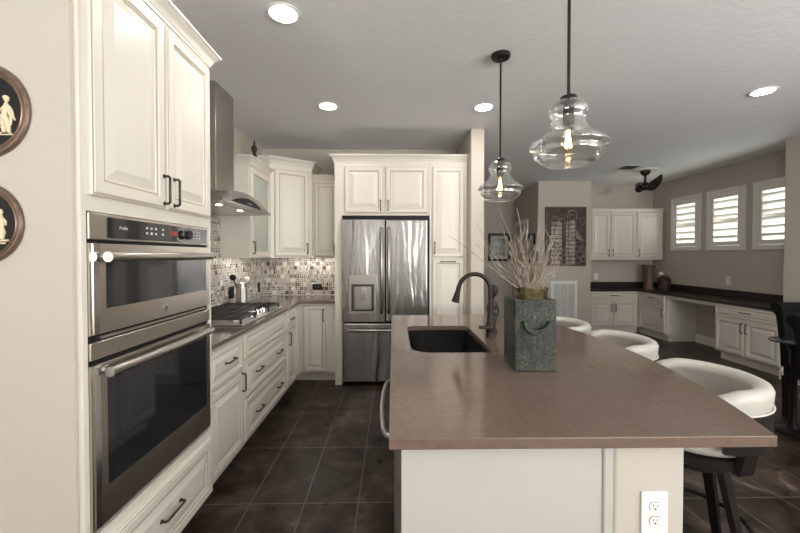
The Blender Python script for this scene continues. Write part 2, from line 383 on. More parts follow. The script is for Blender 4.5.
for a, b in ((-4.4, -4.1), (-1.8, 1.6), (4.2, 4.6)): w.box(a, b, -4.5, -4.35, 0, CZ)
for a, b in ((-4.1, -1.8), (1.6, 4.2)): w.box(a, b, -4.5, -4.35, 2.5, CZ).box(a, b, -4.5, -4.35, 0, 0.3)
struct(w, 'wall_rear', 'wall')
struct(MB().box(-4.4, -4.25, -4.35, 1.168, 0, CZ), 'wall_living', 'wall')
BB = [(0, 0), (0.016, 0), (0.016, 0.10), (0.011, 0.118), (0.006, 0.13), (0, 0.135)]
def baseboard(name, path): struct(MB().sweep(BB, path), name, 'white')
baseboard('baseboard_right', [(XR, 5.90), (XR, 5.02)])
baseboard('baseboard_dining', [(4.95, 4.1), (XD, 4.1), (XD, 0.2)])
baseboard('baseboard_centre', [(2.615, 7.0), (2.615, 6.59), (3.575, 6.59)])
baseboard('baseboard_column', [(0.812, 3.84), (0.957, 3.84), (0.957, 7.9), (2.6, 7.9)])

# windows with plantation shutters
for n, (a, b) in enumerate(WIN):
    r = bpy.data.objects.new('window_%d' % (n+1), None); COL.objects.link(r); r.location = (XR, (a+b)/2, WZ0); r['kind'] = 'structure'
    f = MB(); fw = 0.06
    for (y0, y1, z0, z1) in ((a-0.01, a+fw, WZ0-0.01, WZ1+0.01), (b-fw, b+0.01, WZ0-0.01, WZ1+0.01), (a+fw, b-fw, WZ0-0.01, WZ0+fw), (a+fw, b-fw, WZ1-fw, WZ1+0.01)):
        f.box(XR-0.022, XR+0.02, y0, y1, z0, z1)
    f.build('window_frame', 'shutter', r, bevel=0.006)
    f = MB(); y0, y1, z0, z1 = a+fw+0.003, b-fw-0.003, WZ0+fw+0.003, WZ1-fw-0.003; sw = 0.045
    f.box(XR-0.012, XR+0.016, y0, y0+sw, z0, z1).box(XR-0.012, XR+0.016, y1-sw, y1, z0, z1).box(XR-0.012, XR+0.016, y0+sw, y1-sw, z0, z0+0.06).box(XR-0.012, XR+0.016, y0+sw, y1-sw, z1-0.06, z1)
    sh = f.build('shutter_frame', 'shutter', r, bevel=0.004)
    zz0, zz1 = z0+0.07, z1-0.07; nl = 6
    for k in range(nl):
        zc = zz0+(k+0.5)*(zz1-zz0)/nl; ring = []
        for q in range(12):
            t = 2*PI*q/12; px, pz = 0.040*math.cos(t), 0.006*math.sin(t); ca, sa = math.cos(-0.55), math.sin(-0.55)
            ring.append((px*ca-pz*sa, px*sa+pz*ca))
        MB().loft([[(XR+0.002+x, yy, zc+z) for x, z in ring] for yy in (y0+sw+0.002, y1-sw-0.002)]).build('louver', 'shutter', sh, smooth=50)
    MB().box(XR+0.09, XR+0.096, a, b, WZ0, WZ1).build('window_pane', 'pane', r)
    g = MB().box(XR+0.08, XR+0.105, a, b, (WZ0+WZ1)/2-0.022, (WZ0+WZ1)/2+0.022)
    for (y0, y1, z0, z1) in ((a, a+0.035, WZ0, WZ1), (b-0.035, b, WZ0, WZ1)): g.box(XR+0.08, XR+0.105, y0, y1, z0, z1)
    g.build('window_sash', 'shutter', r)
# big windows behind the camera
for n, (x0, x1, z0, z1) in enumerate(((-4.1, -1.8, 0.3, 2.5), (1.6, 4.2, 0.3, 2.5))):
    r = bpy.data.objects.new('window_%d' % (n+4), None); COL.objects.link(r); r.location = ((x0+x1)/2, -4.4, z0); r['kind'] = 'structure'
    f = MB()
    for a, b, c, d in ((x0, x0+.06, z0, z1), (x1-.06, x1, z0, z1), ((x0+x1)/2-.04, (x0+x1)/2+.04, z0, z1), (x0, x1, z0, z0+.06), (x0, x1, z1-.06, z1)): f.box(a, b, -4.45, -4.38, c, d)
    f.build('window_frame', 'white', r)
r = bpy.data.objects.new('window_6', None); COL.objects.link(r); r.location = (XD, -1.0, 0.6); r['kind'] = 'structure'
f = MB()
for a, b, c, d in ((-2.2, -2.14, .6, 2.3), (.14, .2, .6, 2.3), (-1.03, -.97, .6, 2.3), (-2.2, .2, .6, .66), (-2.2, .2, 2.24, 2.3)): f.box(XD+.05, XD+.12, a, b, c, d)
f.build('window_frame', 'white', r)
# hall door in the side wall
d = bpy.data.objects.new('door_1', None); COL.objects.link(d); d.location = (2.615, 7.45, 0); d['kind'] = 'structure'
f = MB().box(2.595, 2.615, 7.79, 7.87, 0, 2.12).box(2.595, 2.615, 7.06, 7.14, 0, 2.12).box(2.595, 2.615, 7.14, 7.79, 2.04, 2.12)
f.build('door_frame', 'white', d, bevel=0.004)
f = MB().box(2.603, 2.615, 7.143, 7.787, 0.01, 2.037)
f.panel((2.603, 7.70, 1.12), YN, ZP, XN, 0.47, 0.82, 0.012); f.panel((2.603, 7.70, 0.16), YN, ZP, XN, 0.47, 0.82, 0.012)
f.build('door_leaf', ['doorpaint', 'doorpaint'], d)

# ------------------------------------------------------------------ tall oven cabinet (left)
FX = -0.971
t = thing('tall_oven_cabinet', 'tall cream cabinet housing the double wall oven, with two upper doors and a bottom drawer', 'cabinet', (-1.3, 1.57, 0))
b = MB().box((XL+0.002), FX, 1.165, 1.978, 0.155, 0.50).box((XL+0.002), FX, 1.165, 1.978, 1.561, 2.42)
b.box((XL+0.002), FX, 1.165, 1.185, 0.50, 1.561).box((XL+0.002), FX, 1.952, 1.978, 0.50, 1.561).box((XL+0.002), -1.60, 1.185, 1.952, 0.50, 1.561)
b.build('body', 'cab', t)
MB().box((XL+0.002), FX-0.14, 1.165, 1.978, 0.0, 0.155).build('toe_kick', 'cab', t)
for (y0, y1, hy) in ((1.188, 1.573, 1.554), (1.585, 1.952, 1.624)):
    front(t, 'door', (FX, y0, 1.612), YP, XP, y1-y0, 2.385-1.612, [((hy-y0, 0.022), (hy-y0, 0.135))])
front(t, 'drawer', (FX, 1.188, 0.168), YP, XP, 0.764, 0.290, [((0.325, 0.155), (0.46, 0.155))])
CROWN = [(0, 0), (0.012, 0), (0.012, 0.022), (0.020, 0.030), (0.026, 0.050), (0.046, 0.082), (0.066, 0.098), (0.070, 0.106), (0.082, 0.110), (0.082, 0.128), (0, 0.128)]
def crown(root, z, path, k=1.0): return MB().sweep([(o*k, z+h*k) for o, h in CROWN], path).build('crown_molding', 'cab', root, smooth=25)
crown(t, 2.408, [(FX, 1.165), (FX, 1.978), (-1.62, 1.978)], 0.56)

# wall oven
o = thing('wall_oven', 'stainless double wall oven with black control panel, upper and lower doors', 'oven', (-1.3, 1.57, 0.52))
Y0, Y1, OX = 1.187, 1.950, -0.977
MB().box(-1.58, OX, Y0+0.004, Y1-0.004, 0.515, 1.556).build('oven_body', 'black', o)
f = MB().box(OX, OX+0.012, Y0, Y1, 1.470, 1.558); pf = f.build('control_frame', 'warmsteel', o, bevel=0.004)
cp = MB().box(OX+0.012, OX+0.015, 1.262, 1.925, 1.477, 1.548).build('control_panel', 'oglass', o, bevel=0.002)
text('brand_text', 'Profile', 0.016, (OX+0.0154, 1.335, 1.515), YP, ZP, 'grayprint', cp)
for yy in (1.46, 1.487, 1.514, 1.56):
    for zz in (1.525, 1.505): MB().box(OX+0.015, OX+0.0154, yy-0.006, yy+0.006, zz-0.004, zz+0.004).build('button_legend', 'grayprint', cp)
for yy in (1.80, 1.825, 1.85):
    for zz in (1.53, 1.515, 1.50): MB().box(OX+0.015, OX+0.0154, yy-0.003, yy+0.003, zz-0.002, zz+0.002).build('key_legend', 'grayprint', cp)
text('clock_display', '12:00', 0.026, (OX+0.0154, 1.632, 1.513), YP, ZP, 'redled', cp)
MB().lathe([(0.021, 0), (0.021, 0.02), (0.018, 0.024)], (OX+0.015, 1.727, 1.513), 'X', 24).build('control_knob', 'black', cp, smooth=40)
MB().lathe([(0.0215, 0), (0.0225, 0.003), (0.0215, 0.006)], (OX+0.015, 1.727, 1.513), 'X', 24).build('knob_ring', 'chrome', cp, smooth=40)
def oven_door(nm, z0, z1, wz0, wz1, hz, bow):
    X1 = OX+0.013
    d = MB()
    d.box(OX+0.001, X1, Y0, 1.254, z0, z1).box(OX+0.001, X1, 1.919, Y1, z0, z1).box(OX+0.001, X1, 1.254, 1.919, z0, wz0).box(OX+0.001, X1, 1.254, 1.919, wz1, z1)
    dd = d.build(nm, 'warmsteel', o)
    MB().box(X1-0.010, X1-0.0015, 1.254, 1.919, wz0, wz1).build('oven_window', 'oglass', dd)
    MB().box(X1, X1+0.003, Y0+0.012, Y0+0.036, z0+0.004, z1-0.002).build('bright_edge_trim', 'chrome', dd)
    pts = [(X1+0.030+bow*math.sin(PI*k/14), 1.225+(1.905-1.225)*k/14, hz) for k in range(15)]
    MB().tube(pts, 0.0175, 14).build('door_handle', 'steel', dd, smooth=50)
    for yy in (1.25, 1.88):
        MB().lathe([(0.016, -0.001), (0.013, 0.015), (0.012, 0.026)], (X1, yy, hz), 'X', 16).build('handle_post', 'chrome', dd, smooth=40)
    return dd
od = oven_door('upper_door', 1.160, 1.458, 1.240, 1.432, 1.414, 0.006)
MB().lathe([(0.0001, 0.004), (0.013, 0.004), (0.016, 0.003), (0.0165, 0.0)], (OX+0.013, 1.575, 1.198), 'X', 28).build('badge', 'satin', od, smooth=50)
text('badge_letters', 'GE', 0.017, (OX+0.0175, 1.575, 1.198), YP, ZP, 'slot', od)
oven_door('lower_door', 0.522, 1.062, 0.640, 1.022, 1.034, 0.012)
MB().box(OX, OX+0.013, Y0, Y1, 1.078, 1.136).build('middle_trim', 'warmsteel', o, bevel=0.004)
MB().box(OX-0.004, OX+0.009, Y0+0.05, Y1-0.03, 1.141, 1.150).build('vent_bar', 'warmsteel', o, bevel=0.002)

# ------------------------------------------------------------------ left base cabinets
BX = -1.048; XD0 = XL+0.002
def basecab(label, y0, y1, fronts, name='base_cabinet'):
    t = thing(name, label, 'cabinet', (-1.35, (y0+y1)/2, 0))
    MB().box(XD0, BX, y0, y1, 0.105, 0.882).build('body', 'cab', t)
    MB().box(XD0, BX-0.065, y0, y1, 0, 0.105).build('toe_kick', 'cab', t)
    for kind, a, b, z0, z1, hs in fronts:
        front(t, kind, (BX, a, z0), YP, XP, b-a, z1-z0, [((p[0]-a, p[1]-z0), (q[0]-a, q[1]-z0)) for p, q in hs])
    return t
basecab('cream base cabinet beside the wall oven, one drawer over a single door', 1.982, 2.562,
        [('drawer', 2.065, 2.549, 0.635, 0.862, [((2.27, 0.755), (2.39, 0.755))]), ('door', 2.065, 2.549, 0.112, 0.622, [((2.52, 0.49), (2.52, 0.61))])])
basecab('wide cream drawer base under the gas cooktop with two deep drawers', 2.565, 3.567,
        [('drawer', 2.584, 3.55, 0.690, 0.862, []),
         ('drawer', 2.584, 3.55, 0.412, 0.677, [((2.77, 0.548), (2.89, 0.548)), ((3.27, 0.548), (3.39, 0.548))]),
         ('drawer', 2.584, 3.55, 0.112, 0.400, [((2.77, 0.245), (2.89, 0.245)), ((3.27, 0.245), (3.39, 0.245))])])
basecab('narrow cream base cabinet right of the cooktop drawers, one small drawer over a door', 3.570, 3.935,
        [('drawer', 3.60, 3.905, 0.690, 0.862, [((3.705, 0.775), (3.80, 0.775))]), ('door', 3.60, 3.905, 0.112, 0.677, [((3.645, 0.53), (3.645, 0.65))])])
t = thing('corner_base_cabinet', 'cream corner base cabinet between the range run and the refrigerator panel', 'cabinet', (-1.0, 4.35, 0))
MB().box(XD0, BX, 3.938, 4.655, 0.105, 0.882).box(BX, -0.634, 4.115, 4.655, 0.105, 0.882).build('body', 'cab', t)
MB().box(XD0, BX-0.065, 3.938, 4.655, 0, 0.105).box(BX-0.065, -0.634, 4.18, 4.655, 0, 0.105).build('toe_kick', 'cab', t)
front(t, 'door', (-0.998, 4.115, 0.115), XP, YN, 0.255, 0.745, [((0.225, 0.57), (0.225, 0.70))])
front(t, 'door', (BX, 3.955, 0.115), YP, XP, 0.11, 0.745, (), k=0.34)

t = tag(MB().prism([(XD0, 1.982), (-1.012, 1.982), (-1.012, 4.058), (-0.634, 4.058), (-0.634, 4.657), (XD0, 4.657)], 0.884, 0.914).build('countertop', 'quartzL', None, bevel=0.004),
        'grey brown stone countertop running along the left wall and around the corner', 'countertop')
tag(MB().box(XL+0.002, XL+0.011, 1.982, 4.648, 0.9145, 1.386).box(XL+0.002, XL+0.011, 1.982, 3.485, 1.386, 1.785).build('tile_backsplash', 'mosL'),
    'grey mosaic tile backsplash on the left wall behind the cooktop', 'backsplash')
tag(MB().box(XL+0.011, -0.634, YB-0.011, YB, 0.9145, 1.402).build('tile_backsplash', 'mosB'),
    'grey mosaic tile backsplash on the back wall beside the refrigerator', 'backsplash')

# cooktop
c = thing('gas_cooktop', 'stainless gas cooktop with black iron grates and front knobs', 'cooktop', (-1.32, 3.08, 0.914))
CY0, CY1, CX0, CX1 = 2.632, 3.54, -1.585, -1.062
MB().box(CX0, CX1, CY0, CY1, 0.9142, 0.926).build('cooktop_plate', 'satin', c, bevel=0.005)
burn = [(-1.46, 2.80), (-1.20, 2.80), (-1.36, 3.085), (-1.46, 3.37), (-1.20, 3.37)]
for bx, by in burn:
    q = MB().lathe([(0.052, 0.926), (0.052, 0.934), (0.042, 0.938)], (bx, by, 0), 'Z', 24).build('burner_base', 'steel', c, smooth=40)
    MB().lathe([(0.040, 0.938), (0.040, 0.946), (0.034, 0.950)], (bx, by, 0), 'Z', 24).build('burner_cap', 'iron', q, smooth=40)
for gi, (ga, gb) in enumerate(((2.645, 2.935), (2.942, 3.228), (3.235, 3.525))):
    g = MB(); gx0, gx1 = -1.572, (-1.085 if gi != 1 else -1.19); z0, z1 = 0.956, 0.968
    bw = 0.013
    for yy in (ga, gb-bw): g.box(gx0, gx1, yy, yy+bw, z0, z1)
    for xx in (gx0, gx1-bw): g.box(xx, xx+bw, ga+bw, gb-bw, z0, z1)
    ny, nx = 4, 3
    for k in range(1, ny+1):
        yy = ga + k*(gb-ga)/(ny+1); g.box(gx0+bw, gx1-bw, yy-0.0045, yy+0.0045, z0+0.001, z1)
    for k in range(1, nx+1):
        xx = gx0 + k*(gx1-gx0)/(nx+1); g.box(xx-0.0045, xx+0.0045, ga+bw, gb-bw, z0+0.001, z1-0.001)
    for xx in (gx0, gx1-bw):
        for yy in (ga, gb-bw): g.box(xx, xx+bw, yy, yy+bw, 0.926, z0)
    g.build('grate', 'iron', c)
for k in range(5):
    yy = 2.945+k*0.068 if True else 0
    q = MB().lathe([(0.024, 0.926), (0.022, 0.931), (0.019, 0.933), (0.017, 0.960), (0.013, 0.963)], (-1.125, yy, 0), 'Z', 20).build('knob', 'chrome', c, smooth=40)

# range hood
h = thing('range_hood', 'stainless chimney range hood with curved canopy above the cooktop', 'range hood', (-1.4, 3.0, 1.80))
MB().box(XL+0.012, -1.345, 2.832, 3.152, 1.90, CZ-0.003).build('chimney', 'steel', h, bevel=0.003)
HY0, HY1, HB = 2.515, 3.486, 1.790; nn = 24
def hx(s): return -1.150 + 0.012*(1-(2*s-1)**2)
def hz(s): return HB + 0.030 + 0.095*(1-(2*s-1)**2)**0.8
rings = []
for k in range(nn+1):
    s_ = k/nn; y = HY0+(HY1-HY0)*s_; f_ = hx(s_); top = hz(s_)
    rings.append([(XL+0.012, y, HB), (f_, y, HB), (f_+0.004, y, HB+0.012), (f_-0.004, y, (HB+top)/2+0.006), (f_-0.045, y, top), (-1.42, y, top+0.018), (XL+0.012, y, top+0.022)])
hc = MB().loft(rings).build('canopy', 'steel', h, smooth=35)
q = []
for k in range(13):
    s_ = 0.12+0.62*k/12; y = HY0+(HY1-HY0)*s_; hh = 0.006+0.050*math.sin(PI*k/12)
    q.append([(hx(s_)+0.0055-0.0, y, HB+0.014), (hx(s_)+0.001, y, HB+0.014+hh), (hx(s_)-0.006, y, HB+0.014+hh), (hx(s_)-0.002, y, HB+0.014)])
gp = MB().loft(q).build('control_glass', 'black', h, smooth=30)
g = MB()
for k in range(5): g.box(hx(0.5)+0.003, hx(0.5)+0.0065, 2.90+k*0.02, 2.912+k*0.02, HB+0.030, HB+0.035)
g.build('control_buttons', 'grayprint', gp)
MB().box(-1.56, -1.23, 2.64, 3.36, HB-0.006, HB+0.001).build('filter', 'warmsteel', h, bevel=0.002)
for yy in (2.70, 3.06): MB().lathe([(0.020, HB-0.0085), (0.020, HB-0.006)], (-1.26, yy, 0), 'Z', 20).build('hood_lamp', 'hoodlens', h)

# ------------------------------------------------------------------ kitchen wall cabinets
UZ = 1.388
t = thing('glass_door_cabinet', 'cream wall cabinet with a greenish glass door beside the range hood', 'cabinet', (-1.48, 3.76, UZ))
GX = -1.352; ga, gb = 3.490, 4.056
b = MB().box(XD0, GX, ga, ga+0.018, UZ, 2.285).box(XD0, GX, gb-0.018, gb, UZ, 2.285).box(GX-0.018, GX, ga+0.018, gb-0.018, UZ, UZ+0.016).box(XD0+0.012, GX, ga+0.018, gb-0.018, UZ+0.016, UZ+0.034).box(XD0+0.012, GX, ga+0.018, gb-0.018, 2.267, 2.285).box(XD0, XD0+0.012, ga+0.018, gb-0.018, UZ, 2.285)
b.build('body', 'cab', t)
MB().box(XD0+0.012, GX-0.02, ga+0.018, gb-0.018, 1.68, 1.698).box(XD0+0.012, GX-0.02, ga+0.018, gb-0.018, 1.98, 1.998).build('shelf', 'cab', t)
dd = MB(); d0, d1 = ga+0.012, gb-0.02; e0, e1 = UZ+0.012, 2.255; fw = 0.055
dd.box(GX, GX+0.02, d0, d0+fw, e0, e1).box(GX, GX+0.02, d1-fw, d1, e0, e1).box(GX, GX+0.02, d0+fw, d1-fw, e0, e0+fw).box(GX, GX+0.02, d0+fw, d1-fw, e1-fw, e1)
dr = dd.build('door', 'cab', t, bevel=0.004)
MB().box(GX+0.006, GX+0.010, d0+fw, d1-fw, e0+fw, e1-fw).build('glass_panel', 'greenpane', dr)
pull(dr, (GX+0.018, d0+0.028, 1.435), (GX+0.018, d0+0.028, 1.545), XP)
crown(t, 2.27, [(XD0, ga), (GX, ga), (GX, gb)], 0.62)

t = thing('corner_wall_cabinet', 'tall cream corner wall cabinet set diagonally, taller than its neighbours', 'cabinet', (-1.35, 4.35, UZ))
cl, cr_ = V3((-1.345, 4.062, 0)), V3((-0.945, 4.325, 0))
MB().prism([(XD0, 4.06), (cl.x, cl.y), (cr_.x, cr_.y), (cr_.x, YB-0.002), (XD0, YB-0.002)], UZ+0.016, 2.43).build('body', 'cab', t)
U = (cr_-cl).normalized(); Nn = V3((U.y, -U.x, 0)); L_ = (cr_-cl).length
MB().obox(cl+ZP*UZ-Nn*0.018, U*L_, Nn*0.018, ZP*0.016).build('light_rail', 'cab', t)
front(t, 'door', cl+U*0.045+ZP*(UZ+0.015), U, Nn, L_-0.085, 2.375-UZ-0.015, [((L_-0.085-0.028, 0.035), (L_-0.085-0.028, 0.145))])
crown(t, 2.412, [(XD0, 4.06), (cl.x, cl.y), (cr_.x, cr_.y), (cr_.x, YB-0.002)], 0.66)
t = thing('wall_cabinet', 'narrow cream wall cabinet between the corner cabinet and the refrigerator panel', 'cabinet', (-0.79, 4.5, UZ))
MB().box(-0.942, -0.634, 4.34, YB-0.002, UZ+0.016, 2.285).build('body', 'cab', t)
MB().box(-0.942, -0.634, 4.34, 4.358, UZ, UZ+0.016).build('light_rail', 'cab', t)
front(t, 'door', (-0.92, 4.34, UZ+0.012), XP, YN, 0.265, 0.86, [((0.240, 0.03), (0.240, 0.14))])
MB().sweep([(o*0.62, 2.27+hh*0.62) for o, hh in CROWN], [(-0.94, 4.34), (-0.634, 4.34)]).build('crown_molding', 'cab', t, smooth=25)
for nm, bx, lb in (('a', (-1.60, -1.40, 3.55, 4.0), 'thin lit strip light under the glass door cabinet'), ('b', (-1.30, -0.66, 4.50, 4.53), 'thin lit strip light under the corner wall cabinets')):
    u = thing('under_cabinet_light', lb, 'light', ((bx[0]+bx[1])/2, (bx[2]+bx[3])/2, UZ+0.012))
    if nm == 'a': bx = (-1.50, -1.47, 3.52, 3.98)
    MB().box(bx[0]-0.005, bx[1]+0.005, bx[2]-0.005, bx[3]+0.005, UZ+0.006, UZ+0.0155).build('housing', 'white', u)
    MB().box(*bx, UZ+0.004, UZ+0.0058).build('lens', 'strip', u)

# ------------------------------------------------------------------ refrigerator, surround, pantry
t = thing('refrigerator_surround', 'cream cabinet over the refrigerator with two doors, crown molding and side panel', 'cabinet', (-0.1, 4.3, 0))
MB().box(-0.632, -0.556, 4.01, YB-0.002, 0, 1.85).build('side_panel', 'cab', t)
MB().box(-0.632, 0.396, 4.01, YB-0.002, 1.85, 2.42).build('body', 'cab', t)
front(t, 'door', (-0.527, 4.01, 1.875), XP, YN, 0.424, 0.505, [((0.392, 0.03), (0.392, 0.135))])
front(t, 'door', (-0.083, 4.01, 1.875), XP, YN, 0.462, 0.505, [((0.030, 0.03), (0.030, 0.135))])
MB().sweep([(o*0.66, 2.417+hh*0.66) for o, hh in CROWN], [(-0.632, YB-0.002), (-0.632, 4.01), (0.397, 4.01)]).build('crown_molding', 'cab', t, smooth=25)
t = thing('pantry_cabinet', 'tall narrow cream pantry cabinet right of the refrigerator', 'cabinet', (0.6, 4.3, 0))
MB().box(0.399, 0.808, 4.01, YB-0.002, 0.105, 2.42).build('body', 'cab', t)
MB().box(0.399, 0.808, 4.08, YB-0.002, 0, 0.105).build('toe_kick', 'cab', t)
front(t, 'door', (0.425, 4.01, 1.395), XP, YN, 0.352, 0.985, [((0.028, 0.045), (0.028, 0.16))])
front(t, 'door', (0.425, 4.01, 0.12), XP, YN, 0.352, 1.262, [((0.10, 1.228), (0.25, 1.228))])
MB().sweep([(o*0.66, 2.417+hh*0.66) for o, hh in CROWN], [(0.3975, 4.01), (0.808, 4.01)]).build('crown_molding', 'cab', t, smooth=25)

r = thing('refrigerator', 'stainless french door refrigerator with water dispenser and bottom freezer drawer', 'refrigerator', (-0.085, 4.3, 0))
RX0, RX1, RY = -0.548, 0.376, 3.965
MB().box(RX0+0.005, RX1-0.005, RY+0.075, 4.63, 0.03, 1.80).build('fridge_body', 'black', r)
MB().box(RX0+0.03, RX1-0.03, RY+0.09, 4.55, 0.0, 0.03).build('base_grille', 'black', r)
MB().box(RX0-0.004, RX1+0.008, RY+0.06, 4.55, 1.803, 1.845).build('gap_shade', 'black', r)  # black filler stands in for the shade in the gap above the fridge
def rdoor(name, x0, x1, z0, z1, hole=None):
    mb = MB()
    def slab(a, b, c, d):
        mb.box(a, b, RY, RY+0.07, c, d)
    if hole:
        hx0, hx1, hz0, hz1 = hole
        slab(x0, hx0, z0, z1); slab(hx1, x1, z0, z1); slab(hx0, hx1, z0, hz0); slab(hx0, hx1, hz1, z1)
        bmesh.ops.remove_doubles(mb.bm, verts=mb.bm.verts, dist=1e-5)
    else: slab(x0, x1, z0, z1)
    return mb.build(name, 'fridge', r, bevel=(0 if hole else 0.012), seg=3)
ld = rdoor('left_door', RX0, -0.089, 0.700, 1.80, (-0.448, -0.205, 0.815, 1.105))
rd = rdoor('right_door', -0.080, RX1, 0.700, 1.80)
fz = rdoor('freezer_drawer', RX0, RX1, 0.045, 0.680)
dsp = MB().box(-0.472, -0.182, RY-0.006, RY, 1.105, 1.205)
dsp.box(-0.472, -0.448, RY-0.006, RY, 0.79, 1.105).box(-0.205, -0.182, RY-0.006, RY, 0.79, 1.105).box(-0.448, -0.205, RY-0.006, RY, 0.79, 0.815)
ds = dsp.build('dispenser_frame', 'steel', ld)
MB().box(-0.448, -0.205, RY+0.055, RY+0.065, 0.815, 1.105).build('dispenser_recess', 'steel', ds)
MB().box(-0.448, -0.420, RY-0.003, RY+0.055, 0.815, 1.105).box(-0.233, -0.205, RY-0.003, RY+0.055, 0.815, 1.105).box(-0.420, -0.233, RY-0.003, RY+0.055, 1.080, 1.105).build('recess_lining', 'darksteel', ds)
MB().box(-0.35, -0.30, RY+0.02, RY+0.05, 0.93, 1.085).build('dispenser_paddle', 'chrome', ds, bevel=0.004)
MB().box(-0.43, -0.22, RY+0.0, RY+0.05, 0.816, 0.826).build('drip_tray', 'black', ds)
for dd, x in ((ld, -0.122), (rd, -0.046)):
    MB().tube([(x, RY, 0.80), (x, RY-0.045, 0.815), (x, RY-0.055, 0.84), (x, RY-0.058, 1.26), (x, RY-0.055, 1.67), (x, RY-0.045, 1.695), (x, RY, 1.71)], 0.017, 12).build('door_handle', 'fridge', dd, smooth=50)
MB().tube([(-0.49, RY, 0.615), (-0.485, RY-0.045, 0.615), (-0.46, RY-0.055, 0.615), (-0.085, RY-0.06, 0.615), (0.29, RY-0.055, 0.615), (0.315, RY-0.045, 0.615), (0.32, RY, 0.615)], 0.017, 12).build('drawer_handle', 'fridge', fz, smooth=50)
g = MB().lathe([(0.013, -0.002), (0.012, 0.0)], (0.31, RY, 1.70), 'Y', 20).build('badge', 'chrome', rd)

# ------------------------------------------------------------------ island
isl = thing('kitchen_island', 'white kitchen island with brown quartz top, undermount sink and beige end wall', 'island', (0.5, 2.0, 0))
arcX, arcY, arcR = 1.262-2.877, 2.02, 2.877
def ax(y): return arcX + math.sqrt(arcR**2-(y-arcY)**2)
outer = [(-0.012, 1.005), (ax(1.0), 1.0)] + [(ax(y), y) for y in [1.0+(3.098-1.0)*k/40 for k in range(1, 41)]] + [(-0.012, 3.098)]
def rrect(x0, x1, y0, y1, rs, n=6):
    out = []
    for (cx, cy, a0), r_ in zip(((x1, y1, 0), (x0, y1, 90), (x0, y0, 180), (x1, y0, 270)), rs):
        sx = cx - r_ if a0 in (0, 270) else cx + r_; sy = cy - r_ if a0 in (0, 90) else cy + r_
        for k in range(n+1):
            a = math.radians(a0+90*k/n); out.append((sx+r_*math.cos(a), sy+r_*math.sin(a)))
    return out
sinkp = rrect(0.097, 0.525, 1.898, 2.62, (0.03, 0.075, 0.11, 0.03))
mb = MB(); bm = mb.bm
def loop(pts):
    vs = [bm.verts.new((x, y, 0.914)) for x, y in pts]
    return [bm.edges.new((vs[i], vs[(i+1) % len(vs)])) for i in range(len(vs))]
es = loop(outer)+loop(sinkp)
bmesh.ops.triangle_fill(bm, use_beauty=True, use_dissolve=False, edges=es)
ex = bmesh.ops.extrude_face_region(bm, geom=list(bm.faces))
bmesh.ops.translate(bm, verts=[v for v in ex['geom'] if isinstance(v, bmesh.types.BMVert)], vec=(0, 0, -0.032))
top = mb.build('island_top', 'quartz', isl, bevel=0.003, seg=2)
sr = [[(x, y, z) for x, y in pts] for z, pts in ((0.8815, rrect(0.085, 0.537, 1.886, 2.632, (0.035, 0.08, 0.115, 0.035))),
      (0.8815, rrect(0.102, 0.520, 1.903, 2.615, (0.03, 0.075, 0.11, 0.03))), (0.72, rrect(0.112, 0.510, 1.913, 2.605, (0.03, 0.07, 0.10, 0.03))), (0.69, rrect(0.135, 0.487, 1.936, 2.582, (0.03, 0.06, 0.09, 0.03))))]
outs = [[(x, y, z) for x, y in pts] for z, pts in ((0.68, rrect(0.085, 0.537, 1.886, 2.632, (0.035, 0.08, 0.115, 0.035))),)]
sk = MB(); sk.loft(outs+sr).build('sink_basin', 'sink', isl, smooth=35)
MB().lathe([(0.042, 0.6905), (0.042, 0.694), (0.03, 0.692)], (0.31, 2.26, 0), 'Z', 20).build('sink_drain', 'steel', isl, smooth=30)
# base: end panel, end wall, long side cabinets
b = MB().box(0.03, 0.64, 1.075, 1.888, 0.10, 0.8815).box(0.03, 0.08, 1.888, 2.63, 0.10, 0.8815).box(0.545, 0.64, 1.888, 2.63, 0.10, 0.8815).box(0.08, 0.545, 1.888, 2.63, 0.10, 0.66).box(0.03, 0.64, 2.635, 3.05, 0.10, 0.8815)
b.build('island_body', 'island', isl)
MB().box(0.10, 0.64, 1.075, 3.04, 0, 0.10).build('toe_kick', 'white', isl)
MB().box(0.024, 0.612, 1.055, 1.075, 0.0, 0.8815).build('end_panel', 'island', isl, bevel=0.002)
MB().box(0.612, 0.643, 1.048, 1.075, 0.0, 0.8815).build('corner_trim', 'island', isl, bevel=0.007, seg=3)
MB().box(0.643, 0.858, 1.052, 3.05, 0.0, 0.8815).build('end_wall', 'wall', isl, bevel=0.014, seg=3)
def sfront(kind, y0, y1, z0, z1, hs=()):
    front(isl, kind, (0.03, y1, z0), YN, XN, y1-y0, z1-z0, [((y1-p[0], p[1]-z0), (y1-q[0], q[1]-z0)) for p, q in hs], m=('white', 'glaze'))
sfront('door', 1.86, 2.24, 0.115, 0.86, [((2.21, 0.68), (2.21, 0.80))]); sfront('door', 2.25, 2.63, 0.115, 0.86, [((2.28, 0.68), (2.28, 0.80))])
sfront('door', 2.66, 3.03, 0.115, 0.86, [((2.69, 0.68), (2.69, 0.80))])
ow = thing('dishwasher', 'stainless dishwasher front with a bowed bar handle on the left side of the island', 'dishwasher', (0.02, 1.5, 0.1))
MB().box(0.006, 0.0295, 1.205, 1.845, 0.115, 0.872).build('dishwasher_door', 'steel', ow, bevel=0.003)
MB().tube([(0.006, 1.245, 0.80), (-0.022, 1.255, 0.80), (-0.035, 1.30, 0.80), (-0.043, 1.40, 0.80), (-0.046, 1.52, 0.80), (-0.043, 1.64, 0.80), (-0.035, 1.75, 0.80), (-0.022, 1.79, 0.80), (0.006, 1.80, 0.80)], 0.009, 12).build('bar_handle', 'steel', ow, smooth=50)

